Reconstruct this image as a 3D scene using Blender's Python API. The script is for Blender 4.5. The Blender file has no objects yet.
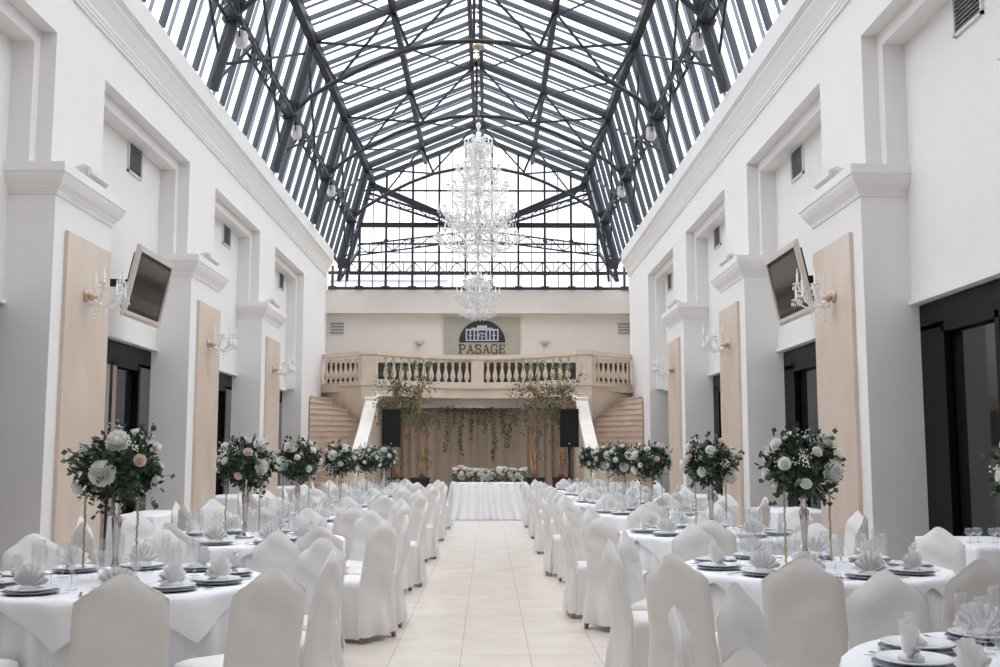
import bpy, math, random
from math import sin, cos, pi, sqrt, radians, atan2
from mathutils import Vector, Matrix
sc = bpy.context.scene
C = sc.collection
V = Vector

# ------------------------------------------------------------------ mesh helpers
class MB:
    def __init__(s): s.v = []; s.f = []; s.sm = []; s.mi = []; s.cur = 0
    def add(s, vs, fs, smooth=False):
        o = len(s.v); s.v += [tuple(p) for p in vs]
        for f in fs: s.f.append([i + o for i in f]); s.sm.append(smooth); s.mi.append(s.cur)
        return s
    def box(s, x0, x1, y0, y1, z0, z1):
        if x0 > x1: x0, x1 = x1, x0
        if y0 > y1: y0, y1 = y1, y0
        vs = [(x, y, z) for z in (z0, z1) for x, y in ((x0, y0), (x1, y0), (x1, y1), (x0, y1))]
        return s.add(vs, [(3, 2, 1, 0), (4, 5, 6, 7), (0, 1, 5, 4), (1, 2, 6, 5), (2, 3, 7, 6), (3, 0, 4, 7)])
    def bar(s, p, q, w, h, up=(0, 0, 1)):
        p = V(p); q = V(q); d = (q - p)
        if d.length < 1e-6: return s
        d.normalize(); up = V(up)
        if abs(d.dot(up)) > .98: up = V((0, 1, 0))
        a = d.cross(up).normalized(); b = a.cross(d)
        a *= w / 2; b *= h / 2
        vs = [c + i * a + j * b for c in (p, q) for i, j in ((-1, -1), (1, -1), (1, 1), (-1, 1))]
        return s.add(vs, [(0, 1, 2, 3), (7, 6, 5, 4), (4, 5, 1, 0), (5, 6, 2, 1), (6, 7, 3, 2), (7, 4, 0, 3)])
    def tube(s, pts, r, n=8, cap=True, smooth=True):
        pts = [V(p) for p in pts]; m = len(pts)
        rs = r if isinstance(r, (list, tuple)) else [r] * m
        d0 = (pts[1] - pts[0]).normalized()
        ref = V((0, 0, 1)) if abs(d0.z) < .9 else V((1, 0, 0))
        a = d0.cross(ref).normalized(); vs = []
        for i, p in enumerate(pts):
            d = (pts[min(i + 1, m - 1)] - pts[max(i - 1, 0)])
            d = d.normalized() if d.length > 1e-9 else d0
            a = (a - d * a.dot(d)).normalized(); b = d.cross(a)
            for k in range(n):
                t = 2 * pi * k / n; vs.append(p + (a * cos(t) + b * sin(t)) * rs[i])
        fs = [(i * n + k, i * n + (k + 1) % n, (i + 1) * n + (k + 1) % n, (i + 1) * n + k) for i in range(m - 1) for k in range(n)]
        if cap: fs += [tuple(range(n - 1, -1, -1)), tuple(range((m - 1) * n, m * n))]
        return s.add(vs, fs, smooth)
    def lathe(s, prof, n=16, c=(0, 0, 0), smooth=True, wob=None):
        vs = []; m = len(prof)
        for r, z in prof:
            for k in range(n):
                t = 2 * pi * k / n; rr = r * (wob(t, z) if wob else 1)
                vs.append((c[0] + rr * cos(t), c[1] + rr * sin(t), c[2] + z))
        fs = [(i * n + k, i * n + (k + 1) % n, (i + 1) * n + (k + 1) % n, (i + 1) * n + k) for i in range(m - 1) for k in range(n)]
        return s.add(vs, fs, smooth)
    def grid(s, fn, nu, nv, smooth=True, cu=False):
        vs = [fn(i / nu, j / nv) for j in range(nv + 1) for i in range(nu + (0 if cu else 1))]
        w = nu if cu else nu + 1
        fs = [(j * w + i, j * w + (i + 1) % w, (j + 1) * w + (i + 1) % w, (j + 1) * w + i) for j in range(nv) for i in range(nu)]
        return s.add(vs, fs, smooth)
    def rings(s, rings, smooth=False, cap=(True, True)):
        n = len(rings[0]); vs = [p for r in rings for p in r]; m = len(rings)
        fs = [(i * n + k, i * n + (k + 1) % n, (i + 1) * n + (k + 1) % n, (i + 1) * n + k) for i in range(m - 1) for k in range(n)]
        if cap[0]: fs.append(tuple(range(n - 1, -1, -1)))
        if cap[1]: fs.append(tuple(range((m - 1) * n, m * n)))
        return s.add(vs, fs, smooth)
    def prism(s, poly, fn, t0, t1):          # poly 2D, fn(a,b,t)->3D
        return s.rings([[fn(a, b, t) for a, b in poly] for t in (t0, t1)])
    def octa(s, c, r, h):
        x, y, z = c
        return s.add([(x + r, y, z), (x, y + r, z), (x - r, y, z), (x, y - r, z), (x, y, z + h), (x, y, z - h)],
                     [(0, 1, 4), (1, 2, 4), (2, 3, 4), (3, 0, 4), (1, 0, 5), (2, 1, 5), (3, 2, 5), (0, 3, 5)])
    def xf(s, M, start=0):
        for i in range(start, len(s.v)): s.v[i] = tuple(M @ V(s.v[i]))
        return s
    def mesh(s, name, mats, fix=True):
        me = bpy.data.meshes.new(name); me.from_pydata(s.v, [], s.f)
        me.polygons.foreach_set('use_smooth', s.sm); me.polygons.foreach_set('material_index', s.mi)
        for m in (mats if isinstance(mats, (list, tuple)) else [mats]): me.materials.append(m)
        me.update()
        if fix:
            import bmesh
            b = bmesh.new(); b.from_mesh(me); bmesh.ops.recalc_face_normals(b, faces=b.faces); b.to_mesh(me); b.free()
        return me
    def build(s, name, mats, parent=None, fix=True):
        return link(name, s.mesh(name, mats, fix), parent)
def link(name, me, parent=None, loc=None):
    o = bpy.data.objects.new(name, me); C.objects.link(o)
    if parent: o.parent = parent
    if loc: o.location = loc
    return o
def tag(o, label=None, cat=None, group=None, kind=None):
    if label: o['label'] = label
    if cat: o['category'] = cat
    if group: o['group'] = group
    if kind: o['kind'] = kind
    return o
def empty(name, loc=(0, 0, 0), rz=0, **k):
    o = bpy.data.objects.new(name, None); C.objects.link(o); o.location = loc; o.rotation_euler = (0, 0, rz)
    o.empty_display_size = .1
    return tag(o, **k)
def kids(o): return [c for c in C.objects if c.parent == o]
def copy_tree(o, parent=None, _k=None):
    c = o.copy(); C.objects.link(c)
    if parent: c.parent = parent
    for ch in _k if _k is not None else kids(o): copy_tree(ch, c)
    return c
def noise(x, y, z, s=1.0):
    from mathutils import noise as nz
    return nz.noise(V((x * s, y * s, z * s)))

# ------------------------------------------------------------------ materials
def mat(name, col, rough=.6, metal=0, spec=.5, bump=0, bscale=20, var=0, vscale=3, sheen=0, alpha=1, trans=0, stretch=None, col2=None):
    m = bpy.data.materials.new(name); m.use_nodes = True; nt = m.node_tree; p = nt.nodes['Principled BSDF']
    p.inputs['Base Color'].default_value = (*col, 1); p.inputs['Roughness'].default_value = rough
    p.inputs['Metallic'].default_value = metal; p.inputs['Specular IOR Level'].default_value = spec
    p.inputs['Alpha'].default_value = alpha; p.inputs['Transmission Weight'].default_value = trans
    if sheen: p.inputs['Sheen Weight'].default_value = sheen
    tc = nt.nodes.new('ShaderNodeTexCoord'); mp = nt.nodes.new('ShaderNodeMapping')
    nt.links.new(tc.outputs['Object'], mp.inputs[0])
    if stretch: mp.inputs['Scale'].default_value = stretch
    if var or col2:
        n = nt.nodes.new('ShaderNodeTexNoise'); n.inputs['Scale'].default_value = vscale; n.inputs['Detail'].default_value = 5
        nt.links.new(mp.outputs[0], n.inputs['Vector'])
        r = nt.nodes.new('ShaderNodeValToRGB'); nt.links.new(n.outputs['Fac'], r.inputs[0])
        c2 = col2 or tuple(c * (1 - var) for c in col); c1 = col if col2 else tuple(min(1, c * (1 + var * .5)) for c in col)
        r.color_ramp.elements[0].color = (*c2, 1); r.color_ramp.elements[1].color = (*c1, 1)
        r.color_ramp.elements[0].position = .32; r.color_ramp.elements[1].position = .68
        nt.links.new(r.outputs[0], p.inputs['Base Color'])
    if bump:
        n = nt.nodes.new('ShaderNodeTexNoise'); n.inputs['Scale'].default_value = bscale; n.inputs['Detail'].default_value = 4
        nt.links.new(mp.outputs[0], n.inputs['Vector'])
        b = nt.nodes.new('ShaderNodeBump'); b.inputs['Strength'].default_value = bump; b.inputs['Distance'].default_value = .02
        nt.links.new(n.outputs['Fac'], b.inputs['Height']); nt.links.new(b.outputs[0], p.inputs['Normal'])
    return m
def glassmat(name, tint=(.95, .96, .97), refl=.1, rough=.03, body=0, bodycol=(.9, .9, .9), fac=.45):
    m = bpy.data.materials.new(name); m.use_nodes = True; nt = m.node_tree; nt.nodes.clear()
    out = nt.nodes.new('ShaderNodeOutputMaterial'); t = nt.nodes.new('ShaderNodeBsdfTransparent'); g = nt.nodes.new('ShaderNodeBsdfGlossy')
    t.inputs[0].default_value = (*tint, 1); g.inputs['Roughness'].default_value = rough
    lw = nt.nodes.new('ShaderNodeLayerWeight'); lw.inputs[0].default_value = .35
    mu = nt.nodes.new('ShaderNodeMath'); mu.operation = 'MULTIPLY_ADD'; mu.inputs[1].default_value = fac; mu.inputs[2].default_value = refl
    mu.use_clamp = True
    nt.links.new(lw.outputs['Facing'], mu.inputs[0])
    mx = nt.nodes.new('ShaderNodeMixShader'); nt.links.new(mu.outputs[0], mx.inputs[0]); nt.links.new(t.outputs[0], mx.inputs[1]); nt.links.new(g.outputs[0], mx.inputs[2])
    last = mx
    if body:
        d = nt.nodes.new('ShaderNodeBsdfDiffuse'); d.inputs[0].default_value = (*bodycol, 1)
        m2 = nt.nodes.new('ShaderNodeMixShader'); m2.inputs[0].default_value = body
        nt.links.new(mx.outputs[0], m2.inputs[1]); nt.links.new(d.outputs[0], m2.inputs[2]); last = m2
    nt.links.new(last.outputs[0], out.inputs[0])
    return m
def cloth(name, col, bump=.25, bscale=5):
    m = mat(name, col, .85, bump=bump, bscale=bscale, spec=.2)
    return m
PL = mat('plaster', (.81, .785, .765), .75, bump=.03, bscale=40, var=.02, vscale=1.2)
PLB = mat('back_wall_plaster', (.74, .69, .64), .75, bump=.03, bscale=40, var=.03)
MARB = mat('marble_panel', (.68, .565, .475), .35, var=.1, vscale=2.0, stretch=(1, 1, .5), col2=(.61, .49, .40))
STONE = mat('cream_stone', (.73, .61, .50), .65, bump=.08, bscale=15, var=.08, vscale=3)
STEP = mat('step_marble', (.66, .53, .43), .45, var=.12, vscale=5)
PARA = mat('white_marble', (.82, .76, .70), .35, var=.08, vscale=3)
LINT = mat('lintel_grey', (.62, .57, .53), .6, var=.03)
STEEL = mat('dark_steel', (.040, .043, .050), .45, metal=.3, spec=.5)
BAR = mat('glazing_bar_grey', (.075, .083, .10), .4, metal=.3)
BAR2 = mat('glazing_bar_light', (.22, .235, .27), .4, metal=.2)
GLASS = glassmat('roof_glass', (.95, .96, .97), .01, fac=.05)
WGL = glassmat('wine_glass_glass', (.985, .988, .992), .05, fac=.45, body=.09, bodycol=(.9, .9, .92))
CRY = glassmat('crystal', (.97, .97, .97), .25, .08, body=.62, bodycol=(.95, .94, .93))
DGL = mat('dark_door_glass', (.012, .012, .014), .06, spec=.6)
DFR = mat('black_door_frame', (.004, .004, .005), .4, spec=.12)
DPAN = mat('grey_door_leaf', (.055, .055, .06), .12, spec=.6)
BEIGEP = mat('door_curtain_beige', (.30, .24, .19), .8)
CHW = cloth('chair_cover_white', (.82, .795, .775), .9, 4)
CLW = cloth('tablecloth_white', (.84, .84, .86), .22, 5)
NAP = cloth('napkin_white', (.88, .87, .86), .08, 20)
WOOD = mat('chair_leg_wood', (.36, .19, .07), .45)
PLATE = mat('white_china', (.86, .87, .89), .15, spec=.6)
CHG = mat('charger_gap_shade', (.26, .29, .36), .25, metal=.3)  # dark tone stands for the shadow gaps in the plate stacks
SILV = mat('silver', (.62, .58, .56), .2, metal=1)
GOLD = mat('dull_gold', (.42, .34, .20), .5, metal=.2)
BRASS = mat('brass', (.55, .42, .30), .4, metal=.4)
LEAF = mat('dark_leaf', (.035, .065, .030), .5, var=.5, vscale=9, col2=(.014, .03, .014))
LEAF2 = mat('eucalyptus_leaf', (.085, .125, .085), .55, col2=(.04, .065, .04), vscale=9)
FIC = mat('ficus_leaf', (.15, .16, .085), .55, col2=(.05, .065, .03), vscale=6)
IVY = mat('vine_leaf', (.13, .14, .075), .6, col2=(.07, .08, .04), vscale=6)
ROSE = mat('white_petals', (.90, .885, .85), .6, spec=.2)
ROSE2 = mat('cream_petals', (.82, .70, .60), .6, spec=.2)
TRUNK = mat('trunk_bark', (.42, .26, .15), .8, bump=.5, bscale=25, var=.3)
BLK = mat('black_plastic', (.010, .010, .011), .55)
CURT = cloth('beige_curtain', (.52, .43, .355), .15, 6)
SCR = mat('tv_screen', (.010, .012, .013), .08, spec=.6)
TVF = mat('tv_frame_cream', (.66, .58, .53), .4)
VENT = mat('vent_metal_white', (.7, .69, .68), .5)
VDK = mat('vent_dark', (.03, .03, .03), .8)
CAND = mat('candle_white', (.9, .88, .82), .5)
SGN = mat('sign_olive', (.40, .38, .31), .5, var=.05)
SGB = mat('sign_black', (.025, .028, .035), .5)
SGW = mat('sign_drawing_grey', (.50, .54, .60), .5)
SGT = mat('sign_letters_brown', (.13, .08, .055), .5)
OUT = mat('facade_outside', (.74, .74, .75), .9)
OUTW = mat('facade_window', (.50, .52, .56), .4)
PLAT = mat('platform_white', (.80, .76, .72), .5)

def translucent(m, fac, col):
    nt = m.node_tree; p = nt.nodes['Principled BSDF']; out = nt.nodes['Material Output']
    t = nt.nodes.new('ShaderNodeBsdfTranslucent'); t.inputs[0].default_value = (*col, 1)
    mx = nt.nodes.new('ShaderNodeMixShader'); mx.inputs[0].default_value = fac
    nt.links.new(p.outputs[0], mx.inputs[1]); nt.links.new(t.outputs[0], mx.inputs[2]); nt.links.new(mx.outputs[0], out.inputs[0])
translucent(ROSE, .4, (.93, .92, .88)); translucent(ROSE2, .4, (.88, .76, .66)); translucent(NAP, .2, (.9, .9, .9)); translucent(CHW, .10, (.85, .83, .81))

# floor tiles
def floor_mat():
    m = mat('floor_tile', (.69, .62, .555), .22, spec=.5); nt = m.node_tree; p = nt.nodes['Principled BSDF']
    tc = nt.nodes.new('ShaderNodeTexCoord'); mp = nt.nodes.new('ShaderNodeMapping'); mp.inputs['Location'].default_value = (-.12, 0, 0)
    nt.links.new(tc.outputs['Object'], mp.inputs[0])
    b = nt.nodes.new('ShaderNodeTexBrick'); b.offset = 0; b.squash = 1
    b.inputs['Scale'].default_value = 1; b.inputs['Brick Width'].default_value = .515; b.inputs['Row Height'].default_value = 1.03
    b.inputs['Mortar Size'].default_value = .0028; b.inputs['Mortar Smooth'].default_value = .1; b.inputs['Bias'].default_value = 0
    b.inputs['Color1'].default_value = (.70, .63, .565, 1); b.inputs['Color2'].default_value = (.68, .61, .55, 1); b.inputs['Mortar'].default_value = (.40, .34, .29, 1)
    nt.links.new(mp.outputs[0], b.inputs['Vector'])
    n = nt.nodes.new('ShaderNodeTexNoise'); n.inputs['Scale'].default_value = 2.5; n.inputs['Detail'].default_value = 6
    m2 = nt.nodes.new('ShaderNodeMapping'); m2.inputs['Scale'].default_value = (1, 1.2, 1)
    nt.links.new(tc.outputs['Object'], m2.inputs[0]); nt.links.new(m2.outputs[0], n.inputs['Vector'])
    r = nt.nodes.new('ShaderNodeValToRGB'); r.color_ramp.elements[0].color = (.93, .91, .89, 1); r.color_ramp.elements[1].color = (1, 1, 1, 1)
    r.color_ramp.elements[0].position = .35; r.color_ramp.elements[1].position = .6
    nt.links.new(n.outputs['Fac'], r.inputs[0])
    mx = nt.nodes.new('ShaderNodeMix'); mx.data_type = 'RGBA'; mx.blend_type = 'MULTIPLY'; mx.inputs['Factor'].default_value = 1
    nt.links.new(b.outputs['Color'], mx.inputs['A']); nt.links.new(r.outputs[0], mx.inputs['B'])
    nt.links.new(mx.outputs['Result'], p.inputs['Base Color'])
    return m
FLOOR = floor_mat()

# ------------------------------------------------------------------ hall shell
Y0, YE, YB = -6.0, 32.2, 35.5
U, P, W = 4.62, 4.52, 5.05
STR = [(.75, 2.35), (6.3, 7.9), (11.85, 13.4), (17.35, 19.02), (22.85, 24.5), (28.4, YE)]
PIL = [(.7, 2.5), (6.25, 8.05), (11.78, 13.55), (17.30, 19.12), (22.80, 24.65)]
PAN = [None, None, (12.08, 13.46), (17.68, 19.08), (23.2, 24.66)]
st = lambda o, k='structure': tag(o, kind=k)
st(MB().box(-5.6, 5.6, Y0 - .3, YB + .4, -.15, 0).build('floor', FLOOR))
def side_wall(s, name):
    m = MB(); X = lambda a: s * a
    m.box(X(U), X(5.5), Y0, YE, 6.3, 7.64)
    for a, b in STR:
        m.box(X(U), X(5.5), a, b, 0, 6.3)
        if b < YE: m.box(X(4.80), X(5.06), a - .16, b + .16, 4.725, 6.13)
        else: m.box(X(4.80), X(5.06), a - .16, b, 3.2, 6.13)
    m.box(X(4.80), X(5.06), Y0, YE, 6.13, 6.31)
    m.box(X(W), X(5.5), Y0, YE, 3.17, 6.3)
    m.box(X(W - .04), X(5.5), Y0, 28.4, 3.15, 3.2)
    m.box(X(W), X(5.5), YE - .1, YB + .4, 0, 7.64)
    # pilasters + capitals
    prof = [(o_ * .54, 4.73 - (4.6 - z_) * .66) for o_, z_ in [(0, 4.08), (.035, 4.09), (.035, 4.12), (.05, 4.13), (.05, 4.16), (.07, 4.17), (.10, 4.21), (.16, 4.27), (.22, 4.36), (.245, 4.43), (.27, 4.44), (.27, 4.60)]]
    for a, b in PIL:
        m.box(X(P), X(5.3), a, b, 0, 4.5)
        m.rings([[(X(5.2), a - o, z), (X(P - o), a - o, z), (X(P - o), b + o, z), (X(5.2), b + o, z)] for o, z in prof])
    # long cornice
    cp = [(U + .1, 6.86), (U - .025, 6.86), (U - .025, 6.90), (U - .04, 6.91), (U - .04, 6.945), (U - .055, 6.96), (U - .055, 7.0), (U - .08, 7.05), (U - .13, 7.15),
          (U - .17, 7.21), (U - .175, 7.25), (U - .20, 7.26), (U - .20, 7.28), (U - .23, 7.29), (U - .23, 7.62), (5.4, 7.62), (5.4, 7.0)]
    m.prism(cp, lambda a, b, t: (X(a), t, b), Y0, YE + .02)
    return st(m.build(name, PL))
side_wall(-1, 'wall_left'); side_wall(1, 'wall_right')
m = MB(); m.box(-5.5, 5.5, Y0 - .3, Y0, 0, 12.3); st(m.build('wall_front', PL))
m = MB(); m.box(-4.7, 4.7, Y0, 3.0, 7.3, 7.6); m.box(-4.7, 4.7, 2.7, 3.0, 7.3, 12.4); st(m.build('trim_23', PL))  # unseen solid ceiling and drop wall, added to darken camera-facing surfaces
m = MB(); m.box(-5.2, 5.2, YB, YB + .35, 0, 6.95); st(m.build('wall_back', PLB))
st(MB().box(-5.1, 5.1, YB - .32, YB + .02, 6.14, 6.92).build('trim_1', PLB))
n = 2
for s in (-1, 1):
    for ab in PAN:
        if not ab: continue
        a, b = ab; mm = MB(); mm.box(s * P, s * (P - .045), a, b, .02, 4.04)
        o = st(mm.build('trim_%d' % n, MARB)); n += 1
# doors (dark glazed door walls between the pilasters)
dn = 1
edges = [(-1.5, .7), (2.5, 6.25), (8.05, 11.78), (13.55, 17.30), (19.12, 22.80), (24.65, 28.4)]
for s in (-1, 1):
    for a, b in edges:
        d = MB(); X = lambda q: s * q
        d.box(X(5.13), X(5.45), a, b, 2.85, 3.14)
        d.box(X(5.13), X(5.45), a, a + .55, 0, 2.9); d.cur = 1 if s < 0 else 0; d.box(X(5.13), X(5.45), b - .62, b, 0, 2.9)
        mid = (a + b) / 2
        o = st(d.build('door_%d' % dn, [DFR, DPAN])); dn += 1
        f = MB()
        for yy in (a + .55, mid - .05, b - .7): f.box(X(5.09), X(5.16), yy, yy + .09, 0, 2.85)
        f.box(X(5.09), X(5.16), a + .55, b - .62, 2.78, 2.86)
        f.build('door_frame', DFR, o)
        MB().box(X(5.17), X(5.22), a + .6, mid, 0, 2.82).build('door_leaf', DPAN, o)
        MB().box(X(5.19), X(5.24), mid, b - .62, 0, 2.82).build('door_leaf', DGL, o)
        if s < 0 and 13 < a < 14: MB().box(X(5.10), X(5.16), a + .6, a + 2.1, 0, 2.78).build('door_curtain', BEIGEP, o)
        MB().tube([(X(5.06), mid - .12, .95), (X(5.06), mid - .12, 1.35)], .014).build('door_handle', SILV, o)

# ------------------------------------------------------------------ roof
FX, FZ, KX, KZ, RZ = 4.42, 7.64, 3.62, 10.7, 12.2
RY0, RY1 = 3.0, 35.3
sec = [(-FX, FZ), (-KX, KZ), (0, RZ), (KX, KZ), (FX, FZ)]
def rp(i, t, off=0):        # point on section segment i at t, pushed inwards by off
    (x0, z0), (x1, z1) = sec[i], sec[i + 1]
    dx, dz = x1 - x0, z1 - z0; L = sqrt(dx * dx + dz * dz)
    nx, nz = dz / L, -dx / L
    return x0 + dx * t + nx * off, z0 + dz * t + nz * off
g = MB()
for i in range(4):
    a = rp(i, 0, -.12); b = rp(i, 1, -.12); a2 = rp(i, 0, -.135); b2 = rp(i, 1, -.135)
    g.rings([[(a[0], y, a[1]), (b[0], y, b[1]), (b2[0], y, b2[1]), (a2[0], y, a2[1])] for y in (RY0, RY1)])
roof = st(g.build('ceiling', GLASS))
roof['label'] = 'pitched glass roof panes'
def addpart(mb, name, m, parent=roof, **k):
    return tag(mb.build(name, m, parent), **k)
sp = .883
yf = [7.0, 12.3, 17.6, 22.9, 28.2, 33.5]
for i in range(4):
    thick = MB(); thin = MB()
    y = 12.3 - sp * 14; k = 0
    while y < RY1:
        def seg(mb, yy, w, h, off):
            p = rp(i, 0, off); q = rp(i, 1, off)
            mb.bar((p[0], yy, p[1]), (q[0], yy, q[1]), w, h, up=(0, 1, 0))
        if y > RY0:
            seg(thick, y, .11, .035, 0); seg(thin, y + .10, .06, .02, -.05)
            seg(thin, y + .17, .025, .014, -.09)
        seg(thin if i in (0, 3) else thick, y + .46, .055, .02, -.05)
        seg(thin, y + .53, .03, .014, -.09)
        y += sp
    addpart(thick, 'rafter_set', BAR); addpart(thin, 'glazing_bar_set', BAR2)
# longitudinal members
lm = MB()
for s in (-1, 1):
    lm.bar((s * KX * .985, RY0, KZ - .1), (s * KX * .985, RY1, KZ - .1), .16, .26)
    lm.bar((s * 1.8, RY0, 11.32), (s * 1.8, RY1, 11.32), .13, .2)
    lm.bar((s * .13, RY0, RZ - .14), (s * .13, RY1, RZ - .14), .10, .28)
    lm.bar((s * (FX + .12), RY0, FZ + .03), (s * (FX + .12), RY1, FZ + .03), .1, .05)
addpart(lm, 'purlin_set', STEEL)
# lattice girders along both slopes
for s in (-1, 1):
    lg = MB(); gx, gz = s * 4.04, 9.0
    for ox, oz in ((.0, .15), (s * .10, -.13), (-s * .10, -.13)):
        lg.tube([(gx + ox, 3.0, gz + oz), (gx + ox, 33.5, gz + oz)], .035, 6)
    y = 6.0; k = 0
    while y < 33.3:
        a, b = ((0, .15), (s * .1, -.13)) if k % 2 == 0 else ((s * .1, -.13), (0, .15))
        lg.bar((gx + a[0], y, gz + a[1]), (gx + b[0], y + .22, gz + b[1]), .028, .028)
        a, b = ((0, .15), (-s * .1, -.13)) if k % 2 == 0 else ((-s * .1, -.13), (0, .15))
        lg.bar((gx + a[0], y, gz + a[1]), (gx + b[0], y + .22, gz + b[1]), .028, .028)
        y += .22; k += 1
    addpart(lg, 'lattice_girder', STEEL)
# arched frames
for fi, y in enumerate(yf):
    fr = MB()
    for i in range(4):
        p = rp(i, -.0, .10); q = rp(i, 1, .10)
        fr.bar((p[0], y, p[1]), (q[0], y, q[1]), .12, .10, up=(0, 1, 0))
    arch = []
    pts = [(-4.33, 7.75), (-4.15, 8.5), (-4.0, 8.95), (-3.6, 9.33), (-3.04, 9.68), (-2.2, 10.12), (-1.43, 10.42), (-.7, 10.58), (0, 10.62)]
    full = pts + [(-x, z) for x, z in pts[-2::-1]]
    fr.tube([(x, y, z) for x, z in full], .055, 6)
    for s in (-1, 1):
        fr.bar((s * 1.8, y, 11.3), (s * 1.43, y, 10.42), .07, .07)
        fr.bar((s * KX, y, KZ - .1), (s * 3.04, y, 9.68), .07, .07)
        fr.bar((s * .1, y, RZ - .2), (s * 1.55, y, 10.38), .05, .05)
        fr.bar((s * 1.8, y, 11.3), (s * 3.04, y, 9.68), .05, .05)
        fr.bar((s * KX, y, KZ - .12), (s * 1.43, y, 10.42), .05, .05)
        fr.bar((s * 4.25, y, 8.35), (s * 4.0, y, 9.0), .07, .07)
        
        fr.tube([(s * 4.32, y, 7.7), (s * 4.28, y + .4, 8.05), (s * 4.15, y + .85, 8.45), (s * 4.02, y + 1.3, 8.9)], .035, 6)
        fr.box(s * 4.04 - .17, s * 4.04 + .17, y - .12, y + .12, 8.83, 8.88); fr.box(s * 4.04 - .13, s * 4.04 + .13, y - .13, y + .13, 8.88, 9.2)
    fr.bar((0, y, RZ - .2), (0, y, 10.62), .07, .07)
    addpart(fr, 'roof_frame', STEEL)
# diagonal wind bracing between frames (in plane of upper slopes)
wb = MB()
for a, b in zip(yf[:-1], yf[1:]):
    for s in (-1, 1):
        wb.tube([(s * 1.43, a, 10.42), (s * .1, b, RZ - .3)], .028, 5)
        wb.tube([(s * 3.04, a, 9.68), (s * 1.8, b, 11.2)], .025, 5)
        wb.tube([(s * 3.7, a + .3, 10.2), (s * 4.2, b - .3, 8.2)], .03, 5)
        wb.tube([(s * 4.2, a + .3, 8.2), (s * 3.7, b - .3, 10.2)], .03, 5)
addpart(wb, 'wind_bracing', STEEL)

# gable end
GY = 35.25
gz0 = 6.92
def ztop(x):
    x = abs(x)
    if x > FX: return FZ + .1
    return RZ - (RZ - KZ) * x / KX if x < KX else KZ - (KZ - FZ) * (x - KX) / (FX - KX)
ga = MB()
poly = [(-5.0, gz0), (5.0, gz0), (5.0, FZ + .1), (FX, FZ + .1), (KX, KZ), (0, RZ), (-KX, KZ), (-FX, FZ + .1), (-5.0, FZ + .1)]
ga.prism(poly, lambda a, b, t: (a, t, b), GY + .06, GY + .07)
gab = st(ga.build('window_1', GLASS))
gm = MB(); x = -4.86
while x < 4.95:
    gm.bar((x, GY, gz0), (x, GY, min(ztop(x), RZ)), .075, .12, up=(0, 1, 0)); gm.box(x - .13, x + .13, GY - .12, GY, gz0, gz0 + .12)
    if abs(x) < 3.6: gm.box(x - .09, x + .09, GY - .1, GY, 7.42, 7.5); gm.box(x - .07, x + .07, GY - .1, GY, 8.55, 8.62)
    gm.bar((x + .442, GY, gz0), (x + .442, GY, min(ztop(x + .442), RZ)), .03, .05, up=(0, 1, 0)) if x < 4.4 else None
    x += .884
for z, w, h in ((7.5, .10, .10), (gz0 + .03, .1, .14), (9.12, .10, .16), (8.48, .06, .06), (8.2, .04, .04), (10.3, .06, .06)):
    xx = 5.0 if z < 8 else 3.95
    gm.bar((-xx, GY, z), (xx, GY, z), w, h)
for i in range(4):
    p = rp(i, 0, .05); q = rp(i, 1, .05); gm.bar((p[0], GY, p[1]), (q[0], GY, q[1]), .12, .18, up=(0, 1, 0))
addpart(gm, 'window_frame', STEEL, gab)
# horizontal lattice trusses in front of the gable
def truss(x0, za0, zb0, x1, za1, zb1, y, n, ch=.05, wb_=.032):
    t = MB(); t.bar((x0, y, za0), (x1, y, za1), ch, ch); t.bar((x0, y, zb0), (x1, y, zb1), ch, ch)
    for k in range(n):
        a = k / n; b = (k + 1) / n; L = lambda p, q, u: p + (q - p) * u
        xa, xb = L(x0, x1, a), L(x0, x1, b)
        if k % 2: t.bar((xa, y, L(za0, za1, a)), (xb, y, L(zb0, zb1, b)), wb_, wb_)
        else: t.bar((xa, y, L(zb0, zb1, a)), (xb, y, L(za0, za1, b)), wb_, wb_)
        t.bar((xa, y, L(za0, za1, a)), (xa, y, L(zb0, zb1, a)), wb_, wb_)
    return t
addpart(truss(-4.2, 7.35, 7.75, 4.2, 7.35, 7.75, 34.6, 24), 'lattice_truss', STEEL, gab)
for s in (-1, 1):
    addpart(truss(s * 4.0, 8.0, 8.35, 0, 8.55, 8.85, 34.8, 10), 'lattice_truss', STEEL, gab)
    addpart(truss(s * 3.7, 9.95, 10.15, s * .4, 8.9, 9.05, 34.9, 8, .07), 'lattice_truss', STEEL, gab)
    t = MB(); t.bar((s * 3.6, 35.1, 10.45), (s * .7, 35.1, 9.2), .14, .2); addpart(t, 'sloping_beam', STEEL, gab)
    t = MB(); t.bar((s * 4.42, 33.5, 6.93), (s * 4.15, 33.5, 8.6), .10, .12, up=(0, 1, 0)); t.bar((s * 4.15, 33.5, 6.93), (s * 3.95, 33.5, 8.8), .07, .08, up=(0, 1, 0)); [t.bar((s * (4.4 - q * .06), 33.5, 7.1 + q * .3), (s * (4.08 - q * .04), 33.5, 7.25 + q * .3), .04, .04) for q in range(5)]; t.box(s * 4.12, s * 4.45, 33.42, 33.58, 7.35, 7.65)
    t.bar((s * 4.4, 33.5, 6.95), (s * 3.95, 34.6, 8.1), .08, .08)
    addpart(t, 'end_column', STEEL, gab)


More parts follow.
